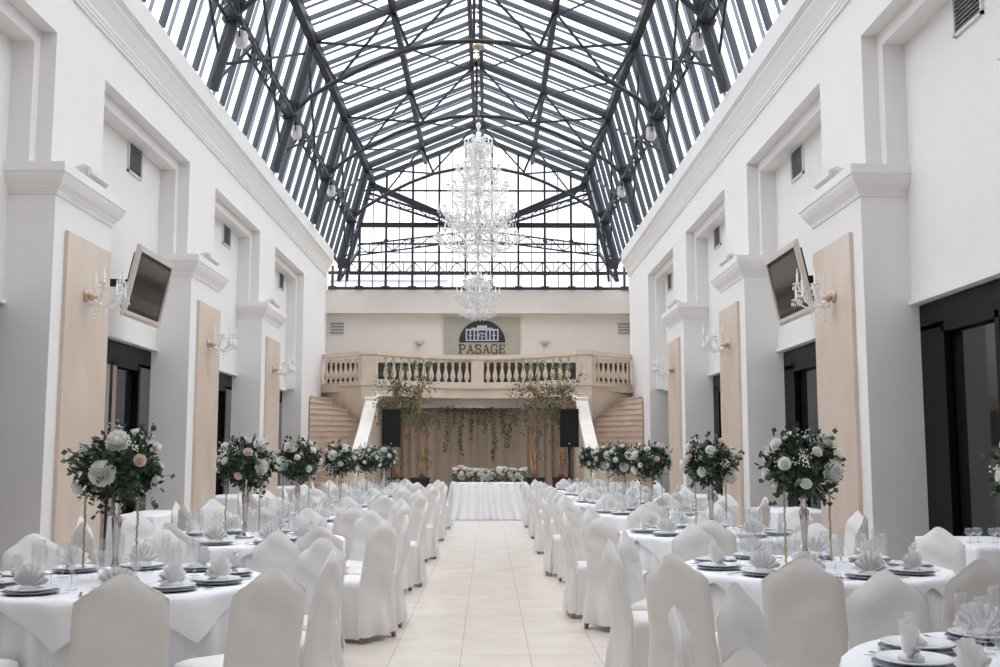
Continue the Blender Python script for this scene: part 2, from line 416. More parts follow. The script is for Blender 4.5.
# roof floodlights
fl0 = None
NTH = ['first', 'second', 'third', 'fourth', 'fifth', 'sixth', 'seventh']
for s in (-1, 1):
    for k, y in enumerate((17.95, 23.35, 28.7)):
        t = empty('floodlight', (s * 3.98, y, 8.66), 0 if s > 0 else pi, label='white floodlight clamped to the %s roof girder, %s from the front' % ('left' if s < 0 else 'right', NTH[k]), cat='light', group='roof floodlights')
        if fl0 is None:
            b = MB(); b.rings([[(q * x, q * y_, z_) for x, y_ in ((-.11, -.06), (-.06, -.1), (.06, -.1), (.11, -.06), (.11, .06), (.06, .1), (-.06, .1), (-.11, .06))] for q, z_ in ((.7, -.15), (1, -.08), (1, .1), (.8, .13))])
            fh = b.mesh('housing', VENT); b = MB(); b.bar((.0, -.12, .0), (0, -.12, .19), .02, .02); b.bar((0, .12, 0), (0, .12, .19), .02, .02); b.bar((0, -.12, .18), (0, .12, .18), .02, .02)
            fb = b.mesh('bracket', STEEL); fl0 = 1
        link('housing', fh, t); link('bracket', fb, t)

# ------------------------------------------------------------------ wall fittings
side = lambda s: 'left' if s < 0 else 'right'
WHERE = ['nearest the camera', 'in the middle', 'farthest from the camera']
# vents
vi = 0
for s in (-1, 1):
    for k, (a, z0, z1) in enumerate([(9.75, 5.68, 6.16), (15.58, 5.68, 6.16), (21.3, 5.72, 6.2), (27.1, 5.72, 6.2)]):
        b = a + .62
        if s < 0 and k == 0: continue
        t = empty('air_vent', (s * W, (a + b) / 2, z0), label='white framed louvred vent high on the %s wall, %s from the front' % (side(s), NTH[k if s > 0 else k - 1]), cat='vent')
        f = MB(); X = lambda q: -s * q; h = z1 - z0; w = (b - a) / 2
        for y0_, y1_, q0, q1 in ((-w, w, 0, .03), (-w, w, h - .03, h), (-w, -w + .03, 0, h), (w - .03, w, 0, h)): f.box(X(0), X(.03), y0_, y1_, q0, q1)
        f.build('vent_frame', VENT, t); MB().box(X(0.001), X(.008), -w + .03, w - .03, .03, h - .03).build('vent_backing', VDK, t)
        l = MB()
        for q in range(9):
            z = .05 + q * (h - .08) / 9; l.bar((X(.014), -w + .03, z), (X(.014), w - .03, z), .02, .008)
        l.build('louvre_set', mat('louvre_grey', (.30, .29, .29), .5) if vi == 0 else bpy.data.materials['louvre_grey'], t); vi += 1
for s in (-1, 1):
    x = -4.96 if s < 0 else 4.62
    t = empty('air_vent', (x, YB, 5.45), label='grey louvred vent on the back wall, %s end' % side(s), cat='vent')
    MB().box(0, .5, -.03, 0, 0, .42).build('vent_frame', VENT, t)
    l = MB()
    for q in range(4): l.box(.03, .47, -.045, -.02, .03 + q * .1, .1 + q * .1)
    l.build('louvre_set', bpy.data.materials['louvre_grey'], t)

# uplights on the capitals
up = MB()
up.rings([[(x, y, z) for x, z in ((-.08, .05), (.0, .0), (.10, .03), (.12, .13), (.02, .16), (-.07, .12))] for y in (-.3, .3)])
upm = up.mesh('housing', VENT); b = MB(); b.box(-.03, .03, -.32, -.28, 0, .14); b.box(-.03, .03, .28, .32, 0, .14); b.box(-.03, .03, -.32, .32, -.03, .0); b.box(-.06, .06, -.05, .05, -.0, .03); upb = b.mesh('bracket', SILV)
for s in (-1, 1):
    for k, (a, b_) in enumerate(PIL[2:]):
        t = empty('uplight', (s * (P - .05), (a + b_) / 2 + .1, 4.735), 0 if s > 0 else pi, label='white trough uplight on top of the %s capital, %s wall' % (NTH[k], side(s)), cat='light', group='uplights on the pilaster capitals')
        link('housing', upm, t, (0, 0, .03)); link('bracket', upb, t)

# televisions
for s in (-1, 1):
    t = empty('television', (s * 4.42, 14.82 if s < 0 else 14.4, 3.8), 0, label='cream framed television tilted on the %s wall between two pilasters' % side(s), cat='television')
    ang = math.atan2(.2, .94)
    R = Matrix.Rotation(-s * ang, 4, 'Y')
    X = lambda q: -s * q
    f = MB(); w, h = .78, .485
    for rr, d in ((0, .02), (.03, .035)):
        for y0_, y1_, q0, q1 in ((-w + rr, w - rr, -h + rr, -h + rr + .05), (-w + rr, w - rr, h - rr - .05, h - rr), (-w + rr, -w + rr + .05, -h + rr + .05, h - rr - .05), (w - rr - .05, w - rr, -h + rr + .05, h - rr - .05)):
            f.box(X(-.02), X(d), y0_, y1_, q0, q1)
    f.xf(R).build('frame', TVF, t)
    MB().box(X(-.015), X(.008), -w + .08, w - .08, -h + .08, h - .08).xf(R).build('bezel', BLK, t)
    MB().box(X(.008), X(.013), -w + .13, w - .13, -h + .14, h - .13).xf(R).build('screen', SCR, t)
    b = MB(); b.box(X(-.09), X(-.02), -w + .15, w - .15, -h + .1, h - .1).xf(R); b.bar((X(-.1), -.4, 0), (X(-.62), -.55, .0), .06, .1); b.box(X(-.6), X(-.63), -.7, -.4, -.2, .2)
    b.build('wall_bracket', BLK, t)

# crystal sconces
def sconce_meshes():
    bp = MB(); bp.lathe([(0, 0), (.07, 0), (.075, .015), (.05, .03), (.03, .06), (0, .065)], 12); bp.xf(Matrix.Rotation(-pi / 2, 4, 'X'))  # axis +Y(out)
    cu = MB(); cu.lathe([(0, -.05), (.03, -.04), (.055, .0), (.045, .03), (0, .04)], 10, (0, .08, -.02))
    arms = []; cands = []; rnd = random.Random(3); dr = MB()
    for dx, L, hgt in ((-.24, .2, .1), (0, .32, .14), (.24, .2, .1), (-.13, .3, -.02), (.13, .3, -.02)):
        pts = []
        for i in range(9):
            u = i / 8; pts.append((dx * u, .08 + L * u, -.02 - .10 * sin(u * pi) + hgt * u * u))
        a = MB(); a.tube(pts, .011, 6); e = pts[-1]; a.lathe([(0, 0), (.05, .012), (.055, .022), (.02, .02), (.018, .04)], 10, e); arms.append(a)
        c = MB(); c.lathe([(.013, .02), (.013, .13), (.006, .15), (.008, .17), (0, .20)], 6, e); cands.append(c)
        for k in range(6):
            t = 2 * pi * k / 6; dr.octa((e[0] + .05 * cos(t), e[1] + .05 * sin(t), e[2] - .03), .009, .03)
        for q in range(3):
            dr.octa((e[0] * .5 + rnd.uniform(-.02, .02), .08 + L * .5, e[2] - .1 - q * .045), .010, .02)
    for k in range(10):
        t = 2 * pi * k / 10; dr.octa((.06 * cos(t), .10 + .05 * sin(t), -.10), .01, .04)
    for q in range(4): dr.octa((0, .11, -.14 - q * .04), .014, .022)
    # tall central spire
    sp_ = MB(); sp_.lathe([(.012, 0), (.02, .05), (.008, .1), (.022, .16), (.008, .2), (0, .30)], 8, (0, .1, .02))
    return bp, cu, arms, cands, dr, sp_
bp, cu, arms, cands, dr, sp_ = sconce_meshes()
sm = [('backplate', bp.mesh('backplate', BRASS)), ('cup', cu.mesh('cup', BRASS))] + [('arm', a.mesh('arm', CRY)) for a in arms] + [('candle', c.mesh('candle', CAND)) for c in cands]
sdm = dr.mesh('crystal_drops', CRY); ssm = sp_.mesh('spire', CRY)
for s in (-1, 1):
    for k, (a, b_) in enumerate(PAN[2:]):
        t = empty('wall_sconce', (s * (P - .045), (a + b_) / 2 - .1, 3.38), s * pi / 2, label='crystal candle sconce on the %s beige panel of the %s wall' % (NTH[k], side(s)), cat='sconce')
        for nme, me in sm: link(nme, me, t)
        tag(link('crystal_drops', sdm, t), kind='stuff'); link('spire', ssm, t)
        for c in kids(t): c.scale = (1.1, 1.1, 1.1)

# ------------------------------------------------------------------ balcony
BT, RL = 3.55, 4.45
YP, YC = 30.6, 32.2
def arcp(x):   # concave front outline
    return YP + (YC - YP) * cos(pi / 2 * x / 3.0) ** 1 if abs(x) < 3.0 else YP
bal = empty('balcony', (0, 31, 0), label='cream stone balcony with curved balustrade across the far end', cat='balcony')
bal.location = (0, 0, 0)
xs = [-3.0 + 6.0 * i / 24 for i in range(25)]
def band(z0, z1, yo0, yo1):
    b = MB(); rings = []
    for x in xs: y = arcp(x); rings.append([(x, y + yo0, z0), (x, y + yo1, z0), (x, y + yo1, z1), (x, y + yo0, z1)])
    return b.rings(rings)
f = band(3.2, BT - .03, -.02, .35); f2 = band(BT - .10, BT, -.07, .35); f.add(f2.v, f2.f); f2 = band(3.16, 3.24, -.05, .3); f.add(f2.v, f2.f)
f.build('fascia', STONE, bal)
sl = MB(); fl = [(x, arcp(x) + .3) for x in xs] + [(3.3, 30.9), (5.05, 32.0), (5.05, YB), (-5.05, YB), (-5.05, 32.0), (-3.3, 30.9)]
sl.prism(fl, lambda a, b, t: (a, b, t), 3.3, BT - .02); sl.build('slab', STONE, bal)
MB().box(-3.0, 3.0, 32.35, 32.6, 2.88, 3.3).build('lintel', LINT, bal)
h = band(RL - .12, RL, -.09, .19); h2 = band(RL - .16, RL - .12, -.05, .15); h.add(h2.v, h2.f)
h3 = band(BT, BT + .09, -.04, .14); 
h.build('handrail', STONE, bal); h3.build('plinth_rail', STONE, bal)
prof = [(.06, 0), (.06, .05), (.035, .06), (.03, .09), (.05, .13), (.075, .2), (.078, .26), (.055, .36), (.035, .46), (.03, .54), (.045, .57), (.045, .60), (.03, .62), (.05, .66), (.055, .70), (.055, .71)]
bm = MB().lathe([(0, 0)] + prof + [(0, .71)], 10).mesh('baluster', STONE)
for cx in (-1.48, 1.48):
    for k in range(12):
        x = cx - 1.16 + k * 2.32 / 11; y = arcp(x) + .05; link('baluster', bm, bal, (x, y, BT + .03))
MB().box(-.19, .19, arcp(0) - .06, arcp(0) + .18, BT, RL - .1).build('post', STONE, bal)
for s in (-1, 1):
    pb = MB(); c0 = (s * 3.12, YP); c1 = (s * 4.85, 32.12)
    d = V((c1[0] - c0[0], c1[1] - c0[1])); L = d.length; d.normalize(); nn = V((-d.y, d.x)) * (-1 if s > 0 else 1)   # towards viewer
    if nn.y > 0: nn = -nn
    def wq(t, o, z): q = V(c0) + d * t + nn * o; return (q.x, q.y, z)
    def wbox(mb, t0, t1, o0, o1, z0, z1): mb.rings([[wq(t0, o0, z), wq(t1, o0, z), wq(t1, o1, z), wq(t0, o1, z)] for z in (z0, z1)])
    pb.box(s * 2.86, s * 3.28, YP - .16, YP + .3, 2.2, RL - .1); pb.box(s * 2.82, s * 3.32, YP - .2, YP + .34, RL - .12, RL + .02); pb.box(s * 2.83, s * 3.31, YP - .19, YP + .33, BT - .1, BT + .02)
    pb.box(s * 2.92, s * 3.22, YP - .12, YP + .3, 0, 2.25)
    pb.build('corner_post', STONE, bal)
    wbm = MB(); wbox(wbm, .1, L, -.18, .0, 0, BT); wbox(wbm, .1, L, -.2, .06, BT - .1, BT); wbox(wbm, .1, .42, -.14, .02, BT, RL); wbm.build('wing_wall', STONE, bal)
    r = MB(); wbox(r, .1, L, -.18, .1, RL - .12, RL); r.build('handrail', STONE, bal)
    for k in range(7):
        q = wq(.58 + k * .215, -.04, BT + .01); link('baluster', bm, bal, q)
    # returns beside the curtain
    rt = MB(); rt.box(s * 2.92, s * 3.1, YP, 32.7, 0, 3.3); rt.build('side_pier', STONE, bal)
st(MB().box(-5.0, 5.0, 35.3, YB - .01, BT, 4.5).build('trim_22', mat('dark_band', (.018, .017, .017), .6)))  # plain dark band across the back wall behind the balustrade

# staircases
for s in (-1, 1):
    t = empty('staircase', (s * 3.8, 26.3, 0), label='beige marble staircase rising to the balcony on the %s' % side(s), cat='staircase'); t.location = (0, 0, 0)
    R_ = .155; z = 0
    for k in range(11):
        y = 26.3 + .3 * k
        b = MB(); b.box(s * 3.14, s * 4.6, y, 29.9, z, z + R_ - .03); b.box(s * 3.13, s * 4.6, y - .03, 29.9, z + R_ - .035, z + R_); z += R_
        b.build('step', STEP, t)
    pv = (s * 4.6, 29.6)
    for k in range(9):
        a0 = radians(180 - k * 9.5); a1 = radians(90)
        outer = []
        for q in range(7):
            a = a0 + (a1 - a0) * q / 6
            # ray to wing wall / limit
            dx, dy = cos(a), sin(a); rr = min(1.46 / max(-dx, 1e-3), 1.3 + 1.0 * (dx + 1), 2.2)
            # line of wing wall from (3.12,30.6) to (5,31.75)
            den = dy - dx * (1.15 / 1.88)
            if den > 1e-3:
                tt = ((30.6 - 29.6) + (4.6 - 3.12) * (1.15 / 1.88)) / den; rr = min(rr if dx > -.0 else 9, tt, 1.46 / max(-dx, 1e-3)) if True else rr
            outer.append((s * (4.6 + dx * rr), 29.6 + dy * rr))
        b = MB(); poly = [pv] + outer
        b.prism(poly, lambda a, b_, t_: (a, b_, t_), z, z + R_ - .03); b.prism(poly, lambda a, b_, t_: (a - s * .02, b_ - .035, t_), z + R_ - .035, z + R_); z += R_
        b.build('step', STEP, t)
    # sloping parapet with marble coping
    pts = [(2.98, 30.45, 3.08), (2.98, 29.8, 2.72), (3.0, 28.9, 2.18), (3.03, 28.0, 1.66), (3.06, 27.1, 1.2), (3.1, 26.3, .86)]
    w = .17; cp_ = MB(); wl = MB()
    cp_.rings([[(s * (x - w), y, z_), (s * (x + w), y, z_), (s * (x + w), y, z_ - .12), (s * (x - w), y, z_ - .12)] for x, y, z_ in pts])
    x, y, z_ = pts[0]; cp_.rings([[(s * (x - .26), y + .1 + a * .2, q), (s * (x + .2), y + .1 + a * .2, q)] + [(s * (x + .2), y + .1 + a * .2, q + .07), (s * (x - .26), y + .1 + a * .2, q + .07)] for a, q in ((-1.2, z_ - .08), (0, z_ + .02), (1, z_ + .06))])
    cp_.build('coping', PARA, t)
    wl.rings([[(s * (x - .1), y, 0), (s * (x + .1), y, 0), (s * (x + .1), y, z_ - .1), (s * (x - .1), y, z_ - .1)] for x, y, z_ in pts])
    wl.box(s * 2.9, s * 3.32, 25.9, 26.32, 0, 1.05); wl.build('parapet_wall', STONE, t)
    c = MB(); c.box(s * 2.86, s * 3.36, 25.86, 26.36, 1.05, 1.13); c.build('newel_cap', PARA, t)

# sign
sg = empty('wall_sign', (0.12, YB, 5.0), label='olive sign reading PASAGE with black arch emblem on the back wall', cat='sign')
px = 35.5 / 1070
def sx(p): return (p - 482) * px
def sz(y): return 1.5 + (454 - y) * px * 35.4 / 35.5 - 5.0 + .02
MB().box(sx(443.5), sx(520), -.06, 0, sz(366), sz(317.5)).build('board', SGN, sg)
b = MB(); cx_, r_ = 0.0, 23.2 * px
arc = [(cx_ + r_ * cos(a * pi / 24), sz(343) + r_ * .97 * sin(a * pi / 24)) for a in range(25)]
b.prism(arc, lambda a, b_, t: (a, t, b_), -.075, -.06); b.build('arch', SGB, sg)
d = MB(); q = px; z0 = sz(341.5)
def bx2(x0, x1, a, b_): d.box(x0 * q, x1 * q, -.085, -.075, z0 + a * q, z0 + b_ * q)
bx2(-16.5, 16.5, 0, 1); bx2(-16.5, 16.5, 10.5, 12); bx2(-11, 11, 12.2, 13.2); bx2(-5, 5, 13.2, 15.5)
for x0 in (-16.5, -12.5, -8.6, -5, 3.6, 7.2, 11, 15.1): bx2(x0, x0 + 1.4, 1, 10.5)
for x0 in (-15, -7, 9): bx2(x0 + 1, x0 + 5, 5.2, 6)
for k in range(9):
    a = k * pi / 8; d.bar((4 * q * cos(a), -.08, z0 + (4 + 4 * sin(a)) * q), (4 * q * cos(a + pi / 8) if k < 8 else 4 * q * cos(a), -.08, z0 + (4 + 4 * sin(min(a + pi / 8, pi))) * q), .01, 1.0 * q, up=(0, 0, 1))
bx2(-.4, .4, 1, 8); bx2(-3.5, 3.5, 3.6, 4.2)
d.build('building_drawing', SGW, sg)
def ribbon(mb, pts, w, y0, y1):
    for (a, b_) in zip(pts[:-1], pts[1:]):
        dx, dz = b_[0] - a[0], b_[1] - a[1]; L = sqrt(dx * dx + dz * dz) or 1; nx, nz = -dz / L * w / 2, dx / L * w / 2
        ex, ez = dx / L * w * .25, dz / L * w * .25
        mb.prism([(a[0] - nx - ex, a[1] - nz - ez), (b_[0] - nx + ex, b_[1] - nz + ez), (b_[0] + nx + ex, b_[1] + nz + ez), (a[0] + nx - ex, a[1] + nz - ez)], lambda p, r, t: (p, t, r), y0, y1)
def letter(ch, x, z, w, h, name):
    mb = MB(); T = .2; y0, y1 = -.078, -.06
    S = lambda pts: [(x + a * w, z + b_ * h) for a, b_ in pts]
    th = .19 * w; tn = .11 * w
    def ser(cx, cz, l=.34): ribbon(mb, S([(cx - l / 2, cz), (cx + l / 2, cz)]), tn, y0, y1)
    if ch == 'P':
        ribbon(mb, S([(.22, 0), (.22, 1)]), th, y0, y1); ribbon(mb, S([(.22, 1), (.6, 1), (.84, .9), (.88, .73), (.82, .56), (.6, .46), (.22, .46)]), tn * 1.4, y0, y1); ser(.22, .03, .5); ser(.12, .98, .3)
    if ch == 'A':
        ribbon(mb, S([(.15, 0), (.5, 1)]), tn, y0, y1); ribbon(mb, S([(.5, 1), (.85, 0)]), th, y0, y1); ribbon(mb, S([(.27, .33), (.73, .33)]), tn, y0, y1); ser(.13, .03); ser(.87, .03)
    if ch == 'S':
        ribbon(mb, S([(.84, .72), (.82, .92), (.62, 1), (.38, 1), (.18, .9), (.16, .7), (.3, .57), (.7, .43), (.85, .3), (.83, .1), (.62, 0), (.38, 0), (.17, .08), (.15, .3)]), tn * 1.5, y0, y1)
    if ch == 'G':
        ribbon(mb, S([(.86, .72), (.84, .88), (.65, 1), (.42, 1), (.2, .85), (.12, .5), (.2, .15), (.42, 0), (.65, 0), (.86, .1)]), tn * 1.5, y0, y1); ribbon(mb, S([(.84, 0), (.84, .42)]), th, y0, y1); ser(.8, .43, .4)
    if ch == 'E':
        ribbon(mb, S([(.25, 0), (.25, 1)]), th, y0, y1)
        for zz, l in ((.03, .88), (.5, .66), (.97, .84)): ribbon(mb, S([(.12, zz), (l, zz)]), tn, y0, y1)
        for xx, za, zb in ((.86, 0, .25), (.82, .76, 1), (.66, .38, .62)): ribbon(mb, S([(xx, za), (xx, zb)]), tn, y0, y1)
    mb.build('letter', SGT, sg)
for k, ch in enumerate('PASAGE'): letter(ch, sx(458.3) + k * 7.95 * px, sz(354), 7.6 * px, 8.6 * px, ch)
b = MB()
for k in range(11): b.box(sx(459) + k * 4.25 * px, sx(459) + (k * 4.25 + 2.9) * px, -.07, -.06, sz(359.5), sz(357))
b.build('lettering_line', SGT, sg)
for xx, w_ in ((419, 'left'), (545, 'right')):
    t = empty('wall_light', (.32 + (xx - 488) * px, YB, 5.13), label='small brass wall lamp on the back wall %s of the sign' % w_, cat='lamp')
    MB().box(-.05, .05, -.04, 0, -.06, .06).build('backplate', BRASS, t)
    MB().lathe([(.0, -.03), (.09, -.02), (.11, .04), (.06, .10), (0, .1)], 12, (0, -.12, 0)).build('shade', BRASS, t)
    MB().tube([(-.2, -.05, .08), (.2, -.05, .08)], .012, 6).build('arm', BRASS, t)

# curtain
cm = MB()
def cf(u, v):
    x = -2.95 + 5.9 * u; f_ = abs(sin(x * 11 + .9 * sin(x * 3))) ** .7 * .20 + sin(x * 7.3 + 1) * .05
    return (x, 32.75 + f_ * (1 - .35 * v) + .01 * sin(v * 9 + x), .01 + 3.0 * v)
cm.grid(cf, 420, 6); co = cm.build('curtain', CURT, fix=False); tag(co, 'long pleated beige curtain hanging below the balcony', 'curtain')
sm_ = co.modifiers.new('s', 'SOLIDIFY'); sm_.thickness = .01

# platform
o = MB(); o.box(-1.25, 1.75, 25.75, 28.5, 0, .09); o.box(-1.28, 1.78, 25.72, 28.5, .09, .12)
tag(o.build('platform', PLAT), 'low white platform on the floor behind the head table', 'platform')

# ------------------------------------------------------------------ leaves & flowers
def leaf(mb, c, d, n, L, w, bend=.25):
    d = d.normalized(); a = d.cross(n)
    if a.length < 1e-3: a = d.cross(V((.3, .5, .8)))
    a.normalize(); n = a.cross(d)
    p0 = c; p1 = c + d * L * .5 + n * L * bend * .5; p2 = c + d * L
    mb.add([p0, p1 + a * w * .5 - n * w * .12, p2, p1 - a * w * .5 - n * w * .12, p1], [(0, 1, 4), (1, 2, 4), (2, 3, 4), (3, 0, 4)], False)
def rvec(r): 
    while True:
        v = V((r.uniform(-1, 1), r.uniform(-1, 1), r.uniform(-1, 1)))
        if .1 < v.length < 1: return v.normalized()
def rose_mesh(seed, petals=((4, .32, .92), (5, .55, .85), (6, .78, .62), (7, .98, .30)), R=1.0, m=ROSE, ruffle=.06):
    r = random.Random(seed); b = MB()
    b.lathe([(0, -.4), (.4, -.3), (.6, .0), (.55, .35), (.3, .62), (0, .66)], 8)
    for n_, rad, hz in petals:
        off = r.uniform(0, 6)
        for k in range(n_):
            th = off + 2 * pi * k / n_ + r.uniform(-.1, .1); wd = 2 * pi / n_ * .72
            def pf(u, v, th=th, wd=wd, rad=rad, hz=hz):
                a = th + (u - .5) * 2 * wd * (.4 + .6 * sin(min(1, v * 1.1 + .15) * pi * .6))
                rr = rad * (.25 + .75 * v ** .8) * (1 + .10 * (1 - abs(u - .5) * 2)) + ruffle * sin(u * 14 + th) * v
                z = -.4 + (hz + .4) * v ** .9 + ruffle * cos(u * 11 + th * 2) * v - .25 * max(0, v - .8) * 5 * rad * (hz < .7) * .5
                return (rr * cos(a), rr * sin(a), z * .9)
            b.grid(pf, 5, 4)
    b.xf(Matrix.Scale(R, 4)); return b.mesh('rose', m)
RM = [rose_mesh(1), rose_mesh(2, m=ROSE2), rose_mesh(3), rose_mesh(4, ((6, .35, .95), (8, .58, .9), (9, .8, .72), (10, .98, .42), (9, 1.05, .05)), ruffle=.12), rose_mesh(5, ((6, .3, 1.0), (8, .55, .92), (9, .8, .7), (9, 1.0, .38), (8, 1.05, 0)), ruffle=.10)]
def put_rose(parent, c, d, size, mi, name='rose'):
    o = link(name, RM[mi], parent, c)
    o.rotation_mode = 'QUATERNION'; o.rotation_quaternion = V(d).to_track_quat('Z', 'Y'); o.scale = (size,) * 3
    return o
def foliage_mesh(seed, R=.245):
    r = random.Random(seed); b = MB()
    b.grid(lambda u, v: tuple(V((cos(u * 2 * pi) * sin(v * pi), sin(u * 2 * pi) * sin(v * pi), cos(v * pi) * .85)) * R * .66), 14, 8, cu=True)
    for i in range(820):      # dark twiggy leaves
        d = rvec(r); d.z *= .85
        c = d * R * r.uniform(.6, .93); dd = (d * .6 + rvec(r) * .9); leaf(b, c, dd, rvec(r), r.uniform(.05, .085), r.uniform(.02, .036))
    for i in range(30):       # sprigs that stick out
        d = rvec(r); d.z = d.z * .8 + .08; n_ = r.randint(4, 7); c = d.normalized() * R * .75; st_ = d + rvec(r) * .4; st_.normalize()
        L = r.uniform(.05, .12)
        for k in range(n_):
            p = c + st_ * L * k / n_; a = rvec(r); leaf(b, p, st_ + a * .9, rvec(r), .05, .022)
        b.cur = 0
    b.cur = 1
    for i in range(34):       # rounder eucalyptus
        d = rvec(r); c = d * R * r.uniform(.7, .95); st_ = (d + rvec(r) * .5).normalized()
        for k in range(5):
            p = c + st_ * .024 * k; a = rvec(r); leaf(b, p, a + st_ * .3, rvec(r), .045, .04, .1)
    b.cur = 2
    for i in range(14):       # gypsophila specks
        d = rvec(r); d.z = abs(d.z) * .9; c = d * R * .95
        for k in range(16):
            p = c + rvec(r) * .06 * r.random() + d * .03; q = .006
            b.octa(p, q, q)
    return b.mesh('foliage', [LEAF, LEAF2, ROSE], False)
FM = [foliage_mesh(11), foliage_mesh(12), foliage_mesh(13)]
stem_prof = [(0, 0), (.085, 0), (.085, .012), (.06, .025), (.03, .045), (.018, .07), (.028, .09), (.018, .11), (.016, .15), (.020, .22), (.028, .32), (.034, .40), (.016, .42), (.030, .44), (.016, .46), (.034, .485), (.016, .51), (.028, .53), (.018, .55), (.05, .58), (.055, .59), (0, .59)]
STM = MB().lathe([(a, z * .9) for a, z in stem_prof], 14).mesh('stand', SILV)
am = MB(); rr = random.Random(5)
for k in range(46):
    z = -.012 * k; am.octa((rr.uniform(-.003, .003), rr.uniform(-.003, .003), z), .0085, .011)
AM = am.mesh('hanging_strand', GOLD)
def centerpiece(x, y, k, label, seed):
    r = random.Random(seed)
    t = empty('flower_centrepiece', (x, y, .762), r.uniform(0, 6), label=label, cat='centrepiece', group='tall flower centrepieces on the round tables')
    link('stand', STM, t); zc = .645
    f = link('foliage', FM[k % 3], t, (0, 0, zc)); f.rotation_euler = (0, 0, r.uniform(0, 6))
    R = .225; n_ = 14; go = r.uniform(0, 6)
    for i in range(n_):
        zz = -.55 + 1.45 * (i + .5) / n_; a = go + i * 2.4; q = sqrt(max(0, 1 - zz * zz)); d = V((q * cos(a), q * sin(a), zz))
        big = i % 4 == 0; sz_ = r.uniform(.062, .080) if big else r.uniform(.034, .048)
        put_rose(t, tuple(d * (R + (-.005 if big else .02)) + V((0, 0, zc))), d + rvec(r) * .25, sz_, r.choice((3, 4)) if big else r.choice((0, 1, 2, 0)))
    rz = t.rotation_euler.z
    for dx in (-.15, .14):
        o = link('hanging_strand', AM, t); v = Matrix.Rotation(-rz, 3, 'Z') @ V((dx, -.06 + r.uniform(-.05, .05), 0)); o.location = (v.x, v.y, zc - .14); o.scale = (1, 1, r.uniform(.65, .9))
    return t

# ------------------------------------------------------------------ chair
def chair_cover(seed):
    r = random.Random(seed); b = MB(); ph = r.uniform(0, 6)
    # seat + skirt
    def rrect(w, d0, d1, rad, z, wav, n=10):
        out = []
        cs = [(w - rad, d1 - rad, 0), (-w + rad, d1 - rad, pi / 2), (-w + rad, d0 + rad, pi), (w - rad, d0 + rad, 1.5 * pi)]
        pts = []
        for cx, cy, a0 in cs:
            for k in range(5): a = a0 + k * pi / 8; pts.append((cx + rad * cos(a), cy + rad * sin(a)))
        full = []
        for i in range(len(pts)):
            p, q = pts[i], pts[(i + 1) % len(pts)]; L = math.dist(p, q); m_ = 5 if L > .1 else 1
            for k in range(m_): full.append((p[0] + (q[0] - p[0]) * k / m_, p[1] + (q[1] - p[1]) * k / m_))
        for i, (x, y) in enumerate(full):
            s_ = 1 + wav * sin(i * 1.9 + ph) + wav * .6 * sin(i * .9 + 2 * ph)
            out.append((x * s_, y * s_, z))
        return out
    rs = [(.25, -.245, .262, .03, .035, .055), (.240, -.24, .252, .03, .2, .035), (.228, -.235, .238, .03, .36, .014), (.224, -.23, .236, .035, .43, .004), (.22, -.23, .23, .04, .462, 0), (.19, -.20, .20, .05, .478, 0), (.1, -.12, .1, .04, .482, 0)]
    b.rings([rrect(*q) for q in rs], smooth=True, cap=(False, True))
    # back
    NU, NV = 20, 24
    def back(u, v, side_):
        uu = -1 + 2 * u
        top = .865 + .095 * (0.5 + .5 * cos(pi * min(1, abs(uu) / .92))) - .05 * max(0, abs(uu) - .8) ** 1.0 * 5 * .6
        z = .05 + (top - .05) * v
        w = .213 - .012 * (z - .5) + (.032 * (1 - z / .5) if z < .5 else 0)
        if z > .78: 
            q = (z - .78) / .2
            w *= 1 - .04 * q
        x = uu * w
        lean = -.225 - (.085 * max(0, z - .42) / .5) ** 1.0 - (.03 * (1 - z / .45) if z < .45 else 0)
        T = .036 * (max(0, 1 - abs(uu) ** 5)) ** .5 * (max(0, 1 - v ** 14)) ** .5
        y = lean + side_ * T
        wr = .009 * sin(z * 34 + x * 11 * (1 if seed % 2 else -1) + ph) * (z > .55) * (1 - abs(uu)) + .010 * noise(x * 5 + seed, side_, z * 4)
        if side_ < 0: y -= .020 * (abs(sin((x * (1 if seed % 2 else -1) + z * .8) * 8 + ph)) ** 2.2) * min(1, max(0, .84 - z) * 8) * (1 - .6 * abs(uu)) - .008 * abs(sin(z * 40 + x * 9)) * (.74 < z < .86)
        if z < .4: y += side_ * .026 * sin(x * 30 + ph) * (1 - z / .4)
        return (x + wr, y + wr, z)
    b.grid(lambda u, v: back(u, v, 1), NU, NV); b.grid(lambda u, v: back(1 - u, v, -1), NU, NV)
    # side closing strips
    for us in (0, 1): b.grid(lambda u, v: tuple(V(back(us, v, -1)).lerp(V(back(us, v, 1)), u)), 1, NV)
    b.grid(lambda u, v: tuple(V(back(u, 1, -1)).lerp(V(back(u, 1, 1)), v)), NU, 1)
    return b.mesh('chair_cover', CHW)
CV = [chair_cover(i) for i in range(6)]
def leg_mesh(sx_, sy_):
    b = MB(); x, y = sx_ * .185, sy_ * .19
    top = (x, y, .45); bot = (x + sx_ * .035, y + (.02 if sy_ > 0 else -.062), 0)
    b.rings([[(c[0] + i * w, c[1] + j * w, c[2]) for i, j in ((-1, -1), (1, -1), (1, 1), (-1, 1))] for c, w in ((bot, .014), (top, .02))])
    return b.mesh('leg', WOOD)
LM = [leg_mesh(a, b_) for a in (-1, 1) for b_ in (-1, 1)]
def chair(x, y, face, k, label):
    t = empty('banquet_chair', (x, y, 0), face - pi / 2, label=label, cat='chair', group='white covered chairs around the round tables')
    link('chair_cover', CV[k % 6], t)
    for l in LM: link('leg', l, t)
    return t

